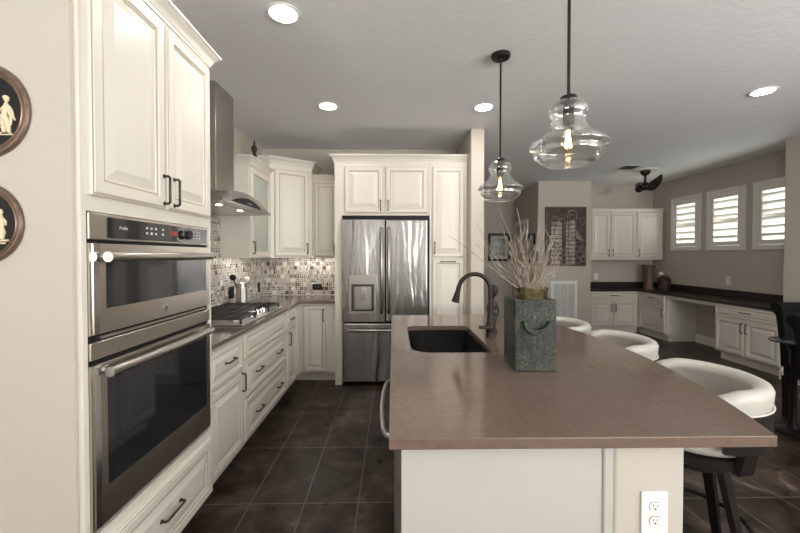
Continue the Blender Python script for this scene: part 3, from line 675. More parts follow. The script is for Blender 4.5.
def outlet(name, label, c, U, Nn, w=0.075, h=0.12, kind='outlet', m='plate_w', s='slot', cat='outlet', horiz=False):
    c, U, Nn = V3(c), V3(U), V3(Nn); Vv = ZP
    if horiz: U, Vv = ZP, -U
    t = thing(name, label, cat, c)
    b = MB().obox(c-U*w/2-Vv*h/2, U*w, Vv*h, Nn*0.006).build('cover_plate', m, t, bevel=0.003)
    if kind == 'outlet':
        for sg in (0.021, -0.021):
            p = c+Vv*sg+Nn*0.006
            ring = [p+U*(0.0165*math.cos(a))+Vv*(max(-0.0125, min(0.0125, 0.0165*math.sin(a)))) for a in [2*PI*k/28 for k in range(28)]]
            q = MB().loft([ring, [v+Nn*0.002 for v in ring]]).build('socket_face', m, t)
            g = MB()
            for du, hh in ((-0.0065, 0.007), (0.0065, 0.0055)): g.obox(p+U*(du-0.001)+Vv*(0.0005)+Nn*0.002, U*0.002, Vv*hh, Nn*0.0004)
            g.obox(p-U*0.0025-Vv*0.0085+Nn*0.002, U*0.005, Vv*0.0045, Nn*0.0004)
            g.build('slots', s, q)
            # dark disc painted as the shadow line around the socket face
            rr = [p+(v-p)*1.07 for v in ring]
            MB().loft([[v+Nn*0.0002 for v in rr], [v+Nn*0.0005 for v in rr]]).build('groove_shade', s if m == 'plate_w' else m, t)
    else:
        MB().obox(c-U*0.016-Vv*0.033+Nn*0.006, U*0.032, Vv*0.066, Nn*0.004).build('rocker', m, t, bevel=0.002)
    return t
outlet('wall_outlet', 'white double outlet low on the beige end wall of the island', (0.763, 1.052, 0.666), XP, YN, 0.079, 0.128)
outlet('wall_outlet', 'black outlet on the left backsplash behind the cooktop, nearer one', (XL+0.011, 3.71, 1.045), YP, XP, 0.115, 0.118, m='black', s='slot')
outlet('wall_outlet', 'black outlet on the left backsplash near the corner', (XL+0.011, 4.46, 1.03), YP, XP, 0.075, 0.118, m='black', s='slot')
outlet('wall_outlet', 'black horizontal outlet on the back backsplash', (-0.955, YB-0.011, 1.018), XP, YN, 0.075, 0.120, m='black', s='grayprint', horiz=True)
outlet('light_switch', 'white wall switch plate above the return air grille', (2.885, 6.59, 1.085), XP, YN, kind='switch', cat='switch')
outlet('wall_outlet', 'white outlet on the nook wall under the wall cabinets', (3.86, 6.93, 1.01), XP, YN)
outlet('wall_outlet', 'white outlet on the window wall above the desk', (XR, 5.33, 1.04), YN, XN)
outlet('wall_outlet', 'white outlet in the desk kneehole', (XR, 5.46, 0.35), YN, XN)

# faucet
f = thing('kitchen_faucet', 'oil rubbed bronze gooseneck pull-down faucet at the sink', 'faucet', (0.60, 2.255, 0.914))
fx, fy = 0.60, 2.255
MB().lathe([(0.030, 0.9142), (0.030, 0.922), (0.027, 0.928), (0.025, 0.935), (0.025, 0.955), (0.029, 0.962), (0.029, 0.985), (0.022, 0.995), (0.017, 1.06)], (fx, fy, 0), 'Z', 24).build('faucet_body', 'bronze', f, smooth=40)
arc = [(fx, fy, 1.05), (fx, fy, 1.20)] + [(fx-0.098+0.098*math.cos(a), fy, 1.205+0.098*math.sin(a)) for a in [math.radians(8+14.5*k) for k in range(12)]]
MB().tube(arc, 0.0135, 14).build('spout', 'bronze', f, smooth=60)
e = V3(arc[-1]); dv = (V3(arc[-1])-V3(arc[-2])).normalized()
dv = V3((-0.24, 0, -1)).normalized()
MB().tube([e-dv*0.004, e+dv*0.01, e+dv*0.03, e+dv*0.07, e+dv*0.098, e+dv*0.101], [0.0145, 0.0155, 0.0155, 0.021, 0.025, 0.020], 18).build('spray_head', 'bronze', f, smooth=40)
MB().tube([(fx-0.015, fy-0.018, 0.975), (fx-0.045, fy-0.03, 0.978), (fx-0.075, fy-0.034, 0.980)], [0.012, 0.009, 0.011], 12).build('lever', 'bronze', f, smooth=50)

# statuette behind the faucet
s = MB()
sx, sy = 0.655, 2.40
prof = [(0.032, 0.9142), (0.032, 0.926), (0.022, 0.932), (0.019, 0.955), (0.024, 0.985), (0.030, 1.015), (0.022, 1.045), (0.020, 1.06), (0.030, 1.082), (0.032, 1.095), (0.024, 1.108), (0.012, 1.118), (0.011, 1.145), (0.013, 1.15)]
s.lathe(prof, (sx, sy, 0), 'Z', 20, sy=0.8)
st = s.build('statuette', 'statue', None, smooth=50)
tag(st, 'slender dark carved figure standing behind the faucet', 'statuette')
hd = MB(); hd.ball((sx+0.002, sy-0.004, 1.184), 0.029, 0.033, 0.040, 20)
hd.ball((sx+0.004, sy-0.036, 1.182), 0.0065, 0.008, 0.013, 10); hd.ball((sx+0.004, sy-0.032, 1.163), 0.010, 0.006, 0.004, 10)
hd.ball((sx-0.009, sy-0.031, 1.193), 0.005, 0.004, 0.003, 8); hd.ball((sx+0.016, sy-0.031, 1.193), 0.005, 0.004, 0.003, 8)
hd.ball((sx-0.028, sy, 1.182), 0.005, 0.008, 0.012, 10); hd.ball((sx+0.031, sy, 1.182), 0.005, 0.008, 0.012, 10)
hd.build('head', 'statue', st, smooth=60)
hr = MB().ball((sx+0.002, sy+0.004, 1.196), 0.031, 0.033, 0.033, 18).build('hair', 'iron', st, smooth=60)
for sg in (-1, 1): MB().tube([(sx+sg*0.030, sy, 1.095), (sx+sg*0.036, sy-0.004, 1.06), (sx+sg*0.028, sy-0.020, 1.03), (sx+sg*0.006, sy-0.026, 1.035)], [0.009, 0.008, 0.007, 0.006], 10).build('arm', 'statue', st, smooth=60)

# ceramic vase
vs = thing('ceramic_vase', 'square mottled green ceramic vase with crescent handle, standing on the island', 'vase', (0.62, 1.66, 0.914))
vx0, vx1, vy0, vy1, vz = 0.528, 0.711, 1.580, 1.738, 1.226
oc = rrect(vx0, vx1, vy0, vy1, (0.006,)*4, 3)
def rim_ring(k, z): return [(0.632+0.073*k*math.cos(a), 1.662+0.056*k*math.sin(a), z) for a in [2*PI*i/36 for i in range(36)]]
MB().prism(oc, 0.9142, vz).build('vase_body', 'ceramic', vs, bevel=0.004)
MB().loft([rim_ring(0.95, vz-0.004), rim_ring(0.95, vz+0.035), rim_ring(1.0, vz+0.04), rim_ring(1.0, vz+0.046), rim_ring(0.92, vz+0.046), rim_ring(0.88, vz+0.035), rim_ring(0.88, vz+0.0)]).build('vase_rim', 'rim', vs, smooth=35)
cr2 = []
for k in range(17):
    a = math.radians(188+164*k/16); w2 = 0.006+0.007*math.sin(PI*k/16); R0 = 0.056
    cx_, cz_ = 0.622, 1.143
    pin, pout = (cx_+(R0-w2)*math.cos(a), cz_+(R0-w2)*math.sin(a)), (cx_+(R0+w2)*math.cos(a), cz_+(R0+w2)*math.sin(a))
    cr2.append([(pin[0], vy0+0.002, pin[1]), (pin[0], vy0-0.020, pin[1]), (pout[0], vy0-0.020, pout[1]), (pout[0], vy0+0.002, pout[1])])
MB().loft(cr2).build('crescent_handle', 'ceramic', vs, bevel=0.003)
# dried twigs
def twig(p0, p1, bend, r):
    pts = []; p0, p1 = V3(p0), V3(p1); n = 9
    off = V3((random.uniform(-1, 1), random.uniform(-1, 1), random.uniform(-.3, .6)))*bend
    for k in range(n):
        u = k/(n-1); q = p0.lerp(p1, u) + off*math.sin(PI*u)*0.6
        if 0 < k < n-1: q += V3((random.uniform(-1, 1), random.uniform(-1, 1), 0))*0.006
        pts.append(q)
    return pts
ends = []
tip = [(-0.385, 0.235), (-0.246, 0.287), (-0.146, 0.36), (-0.138, 0.28), (-0.054, 0.365), (-0.02, 0.31), (0.045, 0.32), (0.06, 0.30), (0.10, 0.24), (0.108, 0.20), (0.13, 0.27), (-0.21, 0.13), (-0.165, 0.12), (-0.24, 0.20), (0.02, 0.33), (0.12, 0.13)]
gl = 'thin bleached twig standing in the green ceramic vase'
for k in range(58):
    if k < len(tip): ux, uz = tip[k][0], tip[k][1]
    else:
        a = random.uniform(-1, 1); ux = a*0.15; ux *= 0.8; uz = random.uniform(0.10, 0.27)
    a = random.uniform(0, 2*PI); rr = random.uniform(0.1, 0.75)
    p0 = (0.632+0.058*rr*math.cos(a), 1.662+0.042*rr*math.sin(a), vz+0.002)
    p1 = (0.628+ux*1.0, 1.662+random.uniform(-0.12, 0.12), vz+0.046+uz)
    if k < len(tip): p1 = (p1[0], 1.662+random.uniform(-0.05, 0.05), p1[2])
    r0 = random.uniform(0.0017, 0.0026); pts = twig(p0, p1, 0.05 if k >= len(tip) else 0.035, r0)
    mb = MB().tube(pts, [r0*(1-0.55*i/8) for i in range(9)], 6)
    for q in range(random.randint(1, 3)):
        i = random.randint(3, 7); d_ = (pts[i]-pts[i-1]).normalized()
        e1 = pts[i]+(d_+V3((random.uniform(-.8, .8), random.uniform(-.8, .8), 0.1))).normalized()*random.uniform(0.03, 0.09)
        mb.tube([pts[i], pts[i].lerp(e1, 0.5)+V3((0, 0, 0.004)), e1], [r0*0.6, r0*0.5, r0*0.3], 5)
    tag(mb.build('dried_twig', 'twig', None, smooth=60), gl, 'twig', 'dried twigs in the green vase')

# ------------------------------------------------------------------ bar stools (local: centre of the swivel at origin, back toward +X)
def make_stool(label):
    t = thing('bar_stool', label, 'stool')
    seat = [(0.03, 0.616), (0.19, 0.616), (0.218, 0.626), (0.226, 0.648), (0.214, 0.672), (0.17, 0.684), (0.03, 0.688)]
    MB().lathe(seat, seg=40).build('seat', 'leather', t, smooth=60)
    MB().lathe([(0.10, 0.565), (0.210, 0.570), (0.228, 0.580), (0.228, 0.614), (0.10, 0.6155)], seg=40).build('seat_frame', 'espresso', t, smooth=40)
    A = math.radians(94); n = 36
    def sec(a, e):
        # padded cross section (radial, z), e eases the ends
        ri, ro, zb, zt = 0.212, 0.272, 0.812, 0.812+0.086*e
        c = [(ro-0.004, zb), (ro, zb+0.012), (ro+0.002, zt-0.042), (ro+0.004, zt-0.025), (ro-0.004, zt-0.008), (ro-0.022, zt), (ri+0.016, zt-0.003), (ri-0.002, zt-0.018), (ri-0.002, zt-0.04), (ri+0.008, zt-0.052), (ri+0.012, 0.72), (ri+0.018, 0.70), (ro-0.012, 0.70)]
        return [(r_*math.cos(a), r_*math.sin(a), z) for r_, z in c]
    rings = []
    for k in range(n+1):
        a = -A+2*A*k/n; u = min(k, n-k)/n; e = min(1.0, 0.72+0.28*min(1, u/0.10))
        rings.append(sec(a, e))
    for sgn, idx in ((-1, 0), (1, -1)):
        a = sgn*(A+0.045); r_ = rings[idx]; c0 = V3((0.242*math.cos(a), 0.242*math.sin(a), 0.775)); end = []
        for p in r_: end.append(tuple(c0 + (V3(p)-c0).normalized()*0.02 + V3((0, 0, (p[2]-0.775)*0.6))))
        rings = ([end]+rings) if idx == 0 else (rings+[end])
    MB().loft(rings).build('backrest', 'leather', t, smooth=60)
    pr = [(0.274*math.cos(a), 0.274*math.sin(a), 0.811) for a in [-A+2*A*k/40 for k in range(41)]]
    MB().tube(pr, 0.004, 8).build('piping', 'cream_seam', t, smooth=60)
    rings = []
    for k in range(n+1):
        a = -A*0.97+2*A*0.97*k/n; rings.append([(r_*math.cos(a), r_*math.sin(a), z) for r_, z in ((0.256, 0.662), (0.274, 0.662), (0.274, 0.808), (0.256, 0.808))])
    MB().loft(rings).build('back_frame', 'espresso', t, smooth=30)
    for sgn in (-1, 1):
        a = math.radians(66)*sgn; ra, ta = V3((math.cos(a), math.sin(a), 0)), V3((-math.sin(a), math.cos(a), 0))
        mb = MB(); w = 0.036
        mb.loft([[ra*0.205-ta*w+ZP*0.562, ra*0.205+ta*w+ZP*0.562, ra*0.240+ta*w+ZP*0.562, ra*0.240-ta*w+ZP*0.562],
                 [ra*0.250-ta*w+ZP*0.735, ra*0.250+ta*w+ZP*0.735, ra*0.276+ta*w+ZP*0.735, ra*0.276-ta*w+ZP*0.735]])
        mb.build('back_bracket', 'espresso', t, bevel=0.004)
    MB().lathe([(0.16, 0.530), (0.16, 0.552), (0.12, 0.562), (0.08, 0.5645)], seg=32).build('swivel_plate', 'espresso', t, smooth=40)
    for k in range(4):
        a = PI/4-0.18+k*PI/2; ra, ta = V3((math.cos(a), math.sin(a), 0)), V3((-math.sin(a), math.cos(a), 0))
        rr = []
        for z, r_, w, d_ in ((0.548, 0.130, 0.024, 0.030), (0.30, 0.185, 0.021, 0.025), (0.0, 0.250, 0.017, 0.019)):
            rr.append([ra*(r_-d_/2)-ta*w/1+ZP*z, ra*(r_-d_/2)+ta*w+ZP*z, ra*(r_+d_/2)+ta*w+ZP*z, ra*(r_+d_/2)-ta*w+ZP*z])
        MB().loft(rr).build('leg', 'espresso', t, bevel=0.003)
    MB().tube([(0.222*math.cos(a), 0.222*math.sin(a), 0.25) for a in [2*PI*k/40 for k in range(41)]], 0.011, 10).build('footrest_ring', 'espresso', t, smooth=60)
    return t
st0 = make_stool('white leather bar stool nearest the camera, at the near corner of the island')
st0.location = (1.325, 1.62, 0); st0.rotation_euler = (0, 0, math.radians(-14)); st0['group'] = 'white bar stools along the island'
dup(st0, (1.37, 2.33, 0), math.radians(-10), 'middle white leather bar stool of the three along the island')
dup(st0, (1.26, 2.88, 0), math.radians(-8), 'white leather bar stool farthest from the camera, near the beige art wall')

# ------------------------------------------------------------------ desk nook
DX, DY = 4.462, 6.60
t = thing('desk_base_cabinet', 'cream desk base cabinet on the nook back wall, one wide drawer over two doors', 'cabinet', (4.0, 6.77, 0))
MB().box(3.578, DX-0.003, DY, 6.927, 0.11, 0.762).build('body', 'cab', t)
MB().box(3.578, DX-0.003, DY+0.03, 6.927, 0, 0.11).build('toe_kick', 'cab', t)
front(t, 'drawer', (3.59, DY, 0.60), XP, YN, 0.83, 0.145, [((0.36, 0.085), (0.48, 0.085))])
front(t, 'door', (3.59, DY, 0.125), XP, YN, 0.395, 0.46, [((0.365, 0.28), (0.365, 0.40))])
front(t, 'door', (4.0, DY, 0.125), XP, YN, 0.42, 0.46, [((0.030, 0.28), (0.030, 0.40))])
t = thing('desk_base_cabinet', 'cream desk base cabinet in the nook corner left of the kneehole, drawer over one door', 'cabinet', (4.7, 6.3, 0))
MB().box(DX, XR-0.002, 5.90, 6.927, 0.11, 0.762).build('body', 'cab', t)
MB().box(DX+0.06, XR-0.002, 5.93, 6.927, 0, 0.11).build('toe_kick', 'cab', t)
front(t, 'drawer', (DX, 6.555, 0.60), YN, XN, 0.62, 0.145, [((0.25, 0.085), (0.37, 0.085))])
front(t, 'door', (DX, 6.555, 0.125), YN, XN, 0.62, 0.46, [((0.585, 0.28), (0.585, 0.40))])
t = thing('desk_base_cabinet', 'cream desk base cabinet under the windows right of the kneehole, drawer over two doors', 'cabinet', (4.7, 4.55, 0))
MB().box(DX, XR-0.002, 4.105, 5.0, 0.11, 0.762).build('body', 'cab', t)
MB().box(DX+0.06, XR-0.002, 4.105, 4.97, 0, 0.11).build('toe_kick', 'cab', t)
front(t, 'drawer', (DX, 4.985, 0.60), YN, XN, 0.86, 0.145, [((0.37, 0.085), (0.50, 0.085))])
front(t, 'door', (DX, 4.985, 0.125), YN, XN, 0.425, 0.46, [((0.395, 0.30), (0.395, 0.42))])
front(t, 'door', (DX, 4.555, 0.125), YN, XN, 0.43, 0.46, [((0.030, 0.30), (0.030, 0.42))])
t = thing('desk_countertop', 'dark brown desk top with backsplash running around the nook', 'countertop', (4.5, 6.0, 0.78))
MB().prism([(3.578, 6.928), (3.578, 6.575), (4.435, 6.575), (4.435, 4.104), (XR-0.001, 4.104), (XR-0.001, 6.928)][::-1], 0.763, 0.797).build('worktop', 'desk', t, bevel=0.003)
MB().box(3.578, XR-0.021, 6.908, 6.929, 0.797, 0.91).box(XR-0.021, XR-0.001, 4.104, 6.929, 0.797, 0.91).build('backsplash', 'desk', t)
MB().box(DX+0.005, DX+0.025, 5.003, 5.897, 0.712, 0.762).build('apron', 'cab', t)
t = thing('wall_cabinet', 'long cream wall cabinet with three doors above the nook desk', 'cabinet', (4.25, 6.77, 1.36))
MB().box(3.578, 4.905, 6.605, 6.928, 1.355, 2.235).build('body', 'cab', t)
for x0, w_, hs in ((3.59, 0.335, [((0.305, 0.03), (0.305, 0.14))]), (3.945, 0.455, [((0.030, 0.03), (0.030, 0.14))]), (4.425, 0.445, [((0.028, 0.03), (0.028, 0.14))])):
    front(t, 'door', (x0, 6.605, 1.375), XP, YN, w_, 0.82, hs)
MB().box(3.578, 4.915, 6.575, 6.928, 2.235, 2.26).build('top_molding', 'cab', t, bevel=0.006)
MB().box(3.578, 4.905, 6.60, 6.62, 1.335, 1.355).build('light_rail', 'cab', t)
# jars on the desk corner
s = MB().lathe([(0.085, 0.7975), (0.09, 0.82), (0.075, 0.87), (0.078, 1.0), (0.088, 1.10), (0.082, 1.16), (0.105, 1.20), (0.11, 1.235), (0.10, 1.24), (0.075, 1.20), (0.06, 1.1)], (4.66, 6.62, 0), 'Z', 28)
tag(s.build('tall_clay_vase', 'terracotta', None, smooth=40), 'tall carved brown clay vase with flared lip in the desk corner', 'vase')
t = thing('clay_jar', 'squat dark brown lidded jar beside the tall clay vase on the desk', 'jar', (4.83, 6.50, 0.797))
MB().lathe([(0.09, 0.7975), (0.095, 0.82), (0.10, 0.95), (0.105, 0.985), (0.085, 0.995)], (4.82, 6.45, 0), 'Z', 28).build('jar_body', 'darkclay', t, smooth=40)
MB().lathe([(0.088, 0.995), (0.095, 1.005), (0.06, 1.03), (0.058, 1.06), (0.03, 1.065)], (4.82, 6.45, 0), 'Z', 28).build('jar_lid', 'darkclay', t, smooth=40)
tag(MB().lathe([(0.035, 0.7975), (0.04, 0.81), (0.04, 1.09), (0.034, 1.11)], (4.89, 6.62, 0), 'Z', 20).build('white_candle', 'plate_w', None, smooth=40), 'pale candle standing behind the dark jar on the desk', 'candle')

# ------------------------------------------------------------------ art wall, grille, hall pictures
t = thing('relief_art_panel', 'dark bronze relief panel with two stacked silver columns on the beige wall', 'artwork', (3.105, 6.589, 1.225))
ax0, ax1, az0, az1 = 2.738, 3.472, 1.222, 2.285
MB().box(ax0+0.02, ax1-0.02, 6.560, 6.589, az0+0.02, az1-0.02).build('art_board', 'artboard', t)
MB().box(ax0, ax0+0.02, 6.550, 6.589, az0, az1).box(ax1-0.02, ax1, 6.550, 6.589, az0, az1).box(ax0+0.02, ax1-0.02, 6.550, 6.589, az0, az0+0.02).box(ax0+0.02, ax1-0.02, 6.550, 6.589, az1-0.02, az1).build('art_frame', 'artframe', t)
def apx(x, y): return ax0+(x-40)/303*0.734, az1-(y-53)/439*1.063
g = MB()
for (x0, x1, x2, ya, yb, nb) in ((82, 108, 160, 165, 482, 10), (190, 210, 258, 160, 486, 11)):
    for k in range(nb):
        y0 = ya+(yb-ya)*k/nb; y1 = y0+(yb-ya)/nb*0.80
        for p, q, dp in ((x0, x1-4, 0.010), (x1, x2, 0.018)):
            a0, b1 = apx(p, y0); a1, b0 = apx(q, y1); g.box(a0, a1, 6.560-dp, 6.560, b0, b1)
    g.build('stacked_blocks', 'silverleaf', t)
    g = MB()
def arcl(cx, cy, rx, ry, a0, a1, r_=0.010):
    pts = []; g = MB()
    for k in range(15):
        a = math.radians(a0+(a1-a0)*k/14); x, z = apx(cx+rx*math.cos(a), cy-ry*math.sin(a)); pts.append((x, 6.556, z))
    g.tube(pts, r_, 6).build('relief_line', 'artline', t, smooth=60)
arcl(105, 160, 24, 36, 0, 180); arcl(160, 172, 20, 30, -20, 200, 0.012); arcl(235, 125, 36, 44, -30, 210, 0.016); arcl(238, 132, 16, 24, 0, 360, 0.010)
arcl(312, 160, 18, 30, 0, 360, 0.006)
for cx, cy, rx, ry in ((290, 330, 28, 20), (300, 405, 28, 24), (272, 365, 22, 18), (285, 450, 26, 20), (320, 370, 16, 22), (318, 440, 18, 22), (175, 390, 14, 18), (178, 430, 14, 16), (172, 465, 14, 14)): arcl(cx, cy, rx, ry, 0, 360, 0.008)
g = MB(); pts = [apx(*q) for q in ((262, 215), (330, 310), (300, 300), (268, 290))]
g.loft([[(x, 6.560, z) for x, z in pts], [(x, 6.548, z) for x, z in pts]])
g.build('relief_drape', 'artline', t, smooth=60)
t = thing('return_air_grille', 'white return air grille low on the beige wall below the artwork', 'grille', (3.09, 6.59, 0.2))
gx0, gx1, gz0, gz1 = 2.848, 3.330, 0.20, 0.952
MB().box(gx0, gx0+0.05, 6.574, 6.589, gz0, gz1).box(gx1-0.05, gx1, 6.574, 6.589, gz0, gz1).box(gx0+0.05, gx1-0.05, 6.574, 6.589, gz0, gz0+0.05).box(gx0+0.05, gx1-0.05, 6.574, 6.589, gz1-0.05, gz1).box(gx0+0.165, gx0+0.177, 6.574, 6.589, gz0+0.05, gz1-0.05).box(gx1-0.177, gx1-0.165, 6.574, 6.589, gz0+0.05, gz1-0.05).build('grille_frame', 'plate_w', t)
g = MB()
for k in range(40): g.obox((gx0+0.05, 6.578, gz0+0.052+k*0.0163), (gx1-gx0-0.1, 0, 0), (0, 0.008, -0.006), (0, 0.001, 0.0022))
g.build('louvers', 'grille', t)
MB().box(gx0+0.05, gx1-0.05, 6.587, 6.589, gz0+0.05, gz1-0.05).build('grille_back', 'grille', t)
def picture(label, c, U, Nn, w, h):
    c, U, Nn = V3(c), V3(U), V3(Nn); t = thing('framed_picture', label, 'picture', c); f = 0.05
    O = c-U*w/2-ZP*h/2; mb = MB()
    mb.obox(O, U*f, ZP*h, Nn*0.025).obox(O+U*(w-f), U*f, ZP*h, Nn*0.025).obox(O+U*f, U*(w-2*f), ZP*f, Nn*0.025).obox(O+U*f+ZP*(h-f), U*(w-2*f), ZP*f, Nn*0.025)
    mb.build('frame', 'black', t)
    MB().obox(O+U*f+ZP*f+Nn*0.002, U*(w-2*f), ZP*(h-2*f), Nn*0.008).build('mat_board', 'matboard', t)
    i = f+0.07
    if w > 0.3: MB().obox(O+U*i+ZP*i+Nn*0.010, U*(w-2*i), ZP*(h-2*i), Nn*0.002).build('print', 'picglass', t)
picture('black framed print with grey mat on the far hall wall', (2.285, 7.899, 1.585), XP, YN, 0.48, 0.60)
picture('black framed picture beside the hall door, behind the twigs', (2.614, 6.86, 1.55), YN, XN, 0.30, 0.55)

# round framed reliefs on the near left wall
def plaque(label, cx, cz, R, fig):
    t = thing('round_plaque', label, 'wall plaque', (cx, 1.151, cz)); y = 1.151
    prof = [(R*0.70, 0.0), (R, 0.0), (R, -0.010), (R*0.97, -0.020), (R*0.92, -0.024), (R*0.86, -0.022), (R*0.82, -0.016), (R*0.80, -0.019), (R*0.765, -0.019), (R*0.75, -0.012), (R*0.72, -0.008)]
    MB().loft([[(cx+r_*math.cos(a), y+d_, cz+r_*math.sin(a)) for a in [2*PI*i/64 for i in range(64)]] for r_, d_ in [(R*(1-(1-q0/R)*0.62), q1*0.5) for q0, q1 in prof]+[prof[0]]], cap=False).build('frame', 'pframe', t, smooth=40)
    MB().loft([[(cx+r_*math.cos(a), y+d_, cz+r_*math.sin(a)) for a in [2*PI*i/64 for i in range(64)]] for r_, d_ in ((R*0.875, -0.009), (R*0.865, -0.0115), (R*0.855, -0.009), (R*0.865, -0.007), (R*0.875, -0.009))], cap=False).build('copper_bead', 'copper', t, smooth=60)
    MB().lathe([(R*0.845, -0.001), (R*0.845, -0.003)], (cx, y, cz), 'Y', 64).build('black_disc', 'black', t)
    mb = MB(); yy = y-0.004
    fig = [(f_[0], [(x*1.15, z*1.15) for x, z in f_[1]], f_[2]) if f_[0] == 't' else (f_[0], *[q*1.15 for q in f_[1:]]) for f_ in fig]
    for kind, *a in fig:
        if kind == 'b': mb.ball((cx+a[0], yy, cz+a[1]), a[2], 0.005, a[3], 12)
        elif kind == 't': mb.tube([(cx+x, yy-0.001, cz+z) for x, z in a[0]], a[1], 8)
        elif kind == 'w':
            mb.tube([(cx+a[0]+a[2]*math.cos(q), yy, cz+a[1]+a[2]*math.sin(q)) for q in [2*PI*k/20 for k in range(21)]], 0.0022, 6)
            for q in range(6): mb.tube([(cx+a[0], yy, cz+a[1]), (cx+a[0]+a[2]*math.cos(q*PI/3), yy, cz+a[1]+a[2]*math.sin(q*PI/3))], 0.0014, 5)
    mb.build('ivory_relief', 'cameo', t, smooth=60)
plaque('upper round dark framed plaque with an ivory figure relief on the near left wall', -1.248, 1.858, 0.146,
       [('b', 0.066, 0.031, 0.0075, 0.009), ('b', 0.062, 0.035, 0.006, 0.006), ('t', [(0.066, 0.024), (0.066, 0.016)], 0.004), ('t', [(0.067, 0.018), (0.066, 0.006), (0.062, -0.008), (0.060, -0.018)], [0.006, 0.010, 0.008, 0.011]),
        ('t', [(0.060, -0.016), (0.068, -0.030), (0.071, -0.050), (0.072, -0.058)], [0.010, 0.009, 0.006, 0.005]), ('t', [(0.058, -0.018), (0.058, -0.036), (0.060, -0.058)], [0.010, 0.008, 0.006]), ('t', [(0.072, -0.059), (0.079, -0.060)], 0.0028),
        ('t', [(0.073, 0.010), (0.080, 0.000), (0.083, -0.014), (0.088, -0.026)], [0.0045, 0.0035, 0.0032, 0.0025]), ('t', [(0.060, 0.010), (0.050, 0.000), (0.040, -0.002)], [0.0045, 0.0038, 0.003]), ('t', [(0.070, 0.004), (0.078, -0.016), (0.076, -0.038)], [0.003, 0.005, 0.003]),
        ('w', 0.040, -0.044, 0.018), ('t', [(0.0, -0.063), (0.088, -0.063)], 0.0022), ('t', [(0.045, -0.022), (0.02, -0.024), (0.0, -0.015)], [0.007, 0.008, 0.006]), ('b', 0.0, 0.02, 0.012, 0.016), ('t', [(0.0, 0.01), (0.0, -0.03), (0.01, -0.06)], [0.012, 0.012, 0.006])])
plaque('lower round copper brown plaque with an ivory figure relief on the near left wall', -1.254, 1.517, 0.126,
       [('b', 0.050, 0.030, 0.007, 0.008), ('t', [(0.050, 0.024), (0.051, 0.016), (0.054, 0.004), (0.052, -0.010), (0.055, -0.024), (0.052, -0.042)], [0.004, 0.008, 0.009, 0.008, 0.010, 0.007]), ('t', [(0.057, 0.012), (0.064, 0.004), (0.064, -0.006)], [0.004, 0.0032, 0.0026]),
        ('t', [(-0.03, -0.046), (0.072, -0.046)], 0.0035), ('t', [(-0.03, -0.053), (0.062, -0.053)], 0.003), ('b', 0.01, 0.02, 0.011, 0.02), ('t', [(0.01, 0.01), (0.015, -0.04)], [0.013, 0.010])])

# ------------------------------------------------------------------ utensil crock, finial
t = thing('utensil_canister', 'steel utensil canister holding a black spoon and white spatula behind the cooktop', 'canister', (-1.50, 3.62, 0.914))
kx, ky = -1.475, 3.615
MB().lathe([(0.050, 0.9145), (0.050, 1.145), (0.047, 1.148), (0.044, 1.145), (0.044, 0.93)], (kx, ky, 0), 'Z', 28).build('canister', 'steel', t, smooth=40)
rr = [[(kx+0.0508*math.cos(a), ky+0.0508*math.sin(a), z) for a in [math.radians(-75+q*6) for q in range(9)]] for z in (0.93, 1.11)]
mb = MB(); mb.loft([[*rr[0]], [*rr[1]]], cap=False, closed=False); mb.build('white_strip', 'plate_w', t, smooth=60)  # plain white strip down one side of the canister
def utensil(nm, lab, m, d, L, hw):
    e1 = V3((kx, ky, 1.0))+V3(d).normalized()*L
    p0 = V3((kx-d[0]*0.01, ky, 0.95)); mb = MB().tube([p0, e1], 0.006, 8)
    mb.ball(e1+V3(d).normalized()*0.03, hw, 0.012, hw*0.85, 14)
    tag(mb.build(nm, m, None, smooth=60), lab, 'utensil')
utensil('ladle', 'black ladle leaning left in the steel canister behind the cooktop', 'black', (-0.32, -0.25, 1), 0.19, 0.034)
utensil('spatula', 'white spatula leaning right in the steel canister behind the cooktop', 'plate_w', (0.28, 0.0, 1), 0.165, 0.026)
s = MB().lathe([(0.026, 2.360), (0.026, 2.47), (0.020, 2.478), (0.012, 2.488), (0.022, 2.50), (0.030, 2.525), (0.026, 2.55), (0.012, 2.568), (0.008, 2.585), (0.011, 2.595), (0.004, 2.62)], (-1.452, 3.90, 0), 'Z', 20)
tag(s.build('finial_ornament', 'finial', None, smooth=50), 'small dark brass finial ornament on top of the glass door cabinet', 'ornament')

# ------------------------------------------------------------------ ceiling: recessed lights, pendants, vent, fan
def rec(label):
    t = thing('recessed_light', label, 'ceiling light', (0, 0, CZ))
    mb = MB(); P = [(0.072, 0.0), (0.092, 0.0), (0.092, -0.004), (0.087, -0.007), (0.074, -0.005), (0.072, 0.0)]
    mb.loft([[(r_*math.cos(a), r_*math.sin(a), CZ-0.0005+z) for a in [2*PI*i/40 for i in range(40)]] for r_, z in P], cap=False).build('trim_ring', 'trimring', t, smooth=40)
    MB().lathe([(0.072, CZ-0.003), (0.072, CZ-0.0006)], seg=36).build('lens', 'lamp', t)
    return t
r0 = rec('recessed ceiling light nearest the tall oven cabinet'); r0.location = (-0.60, 2.05, CZ); r0['group'] = 'recessed ceiling lights'
dup(r0, (-0.577, 3.30, CZ), label='recessed ceiling light between the corner cabinets and the refrigerator')
dup(r0, (0.812, 3.30, CZ), label='recessed ceiling light beside the far pendant rod')
dup(r0, (2.99, 2.94, CZ), label='recessed ceiling light at the right over the dining side')

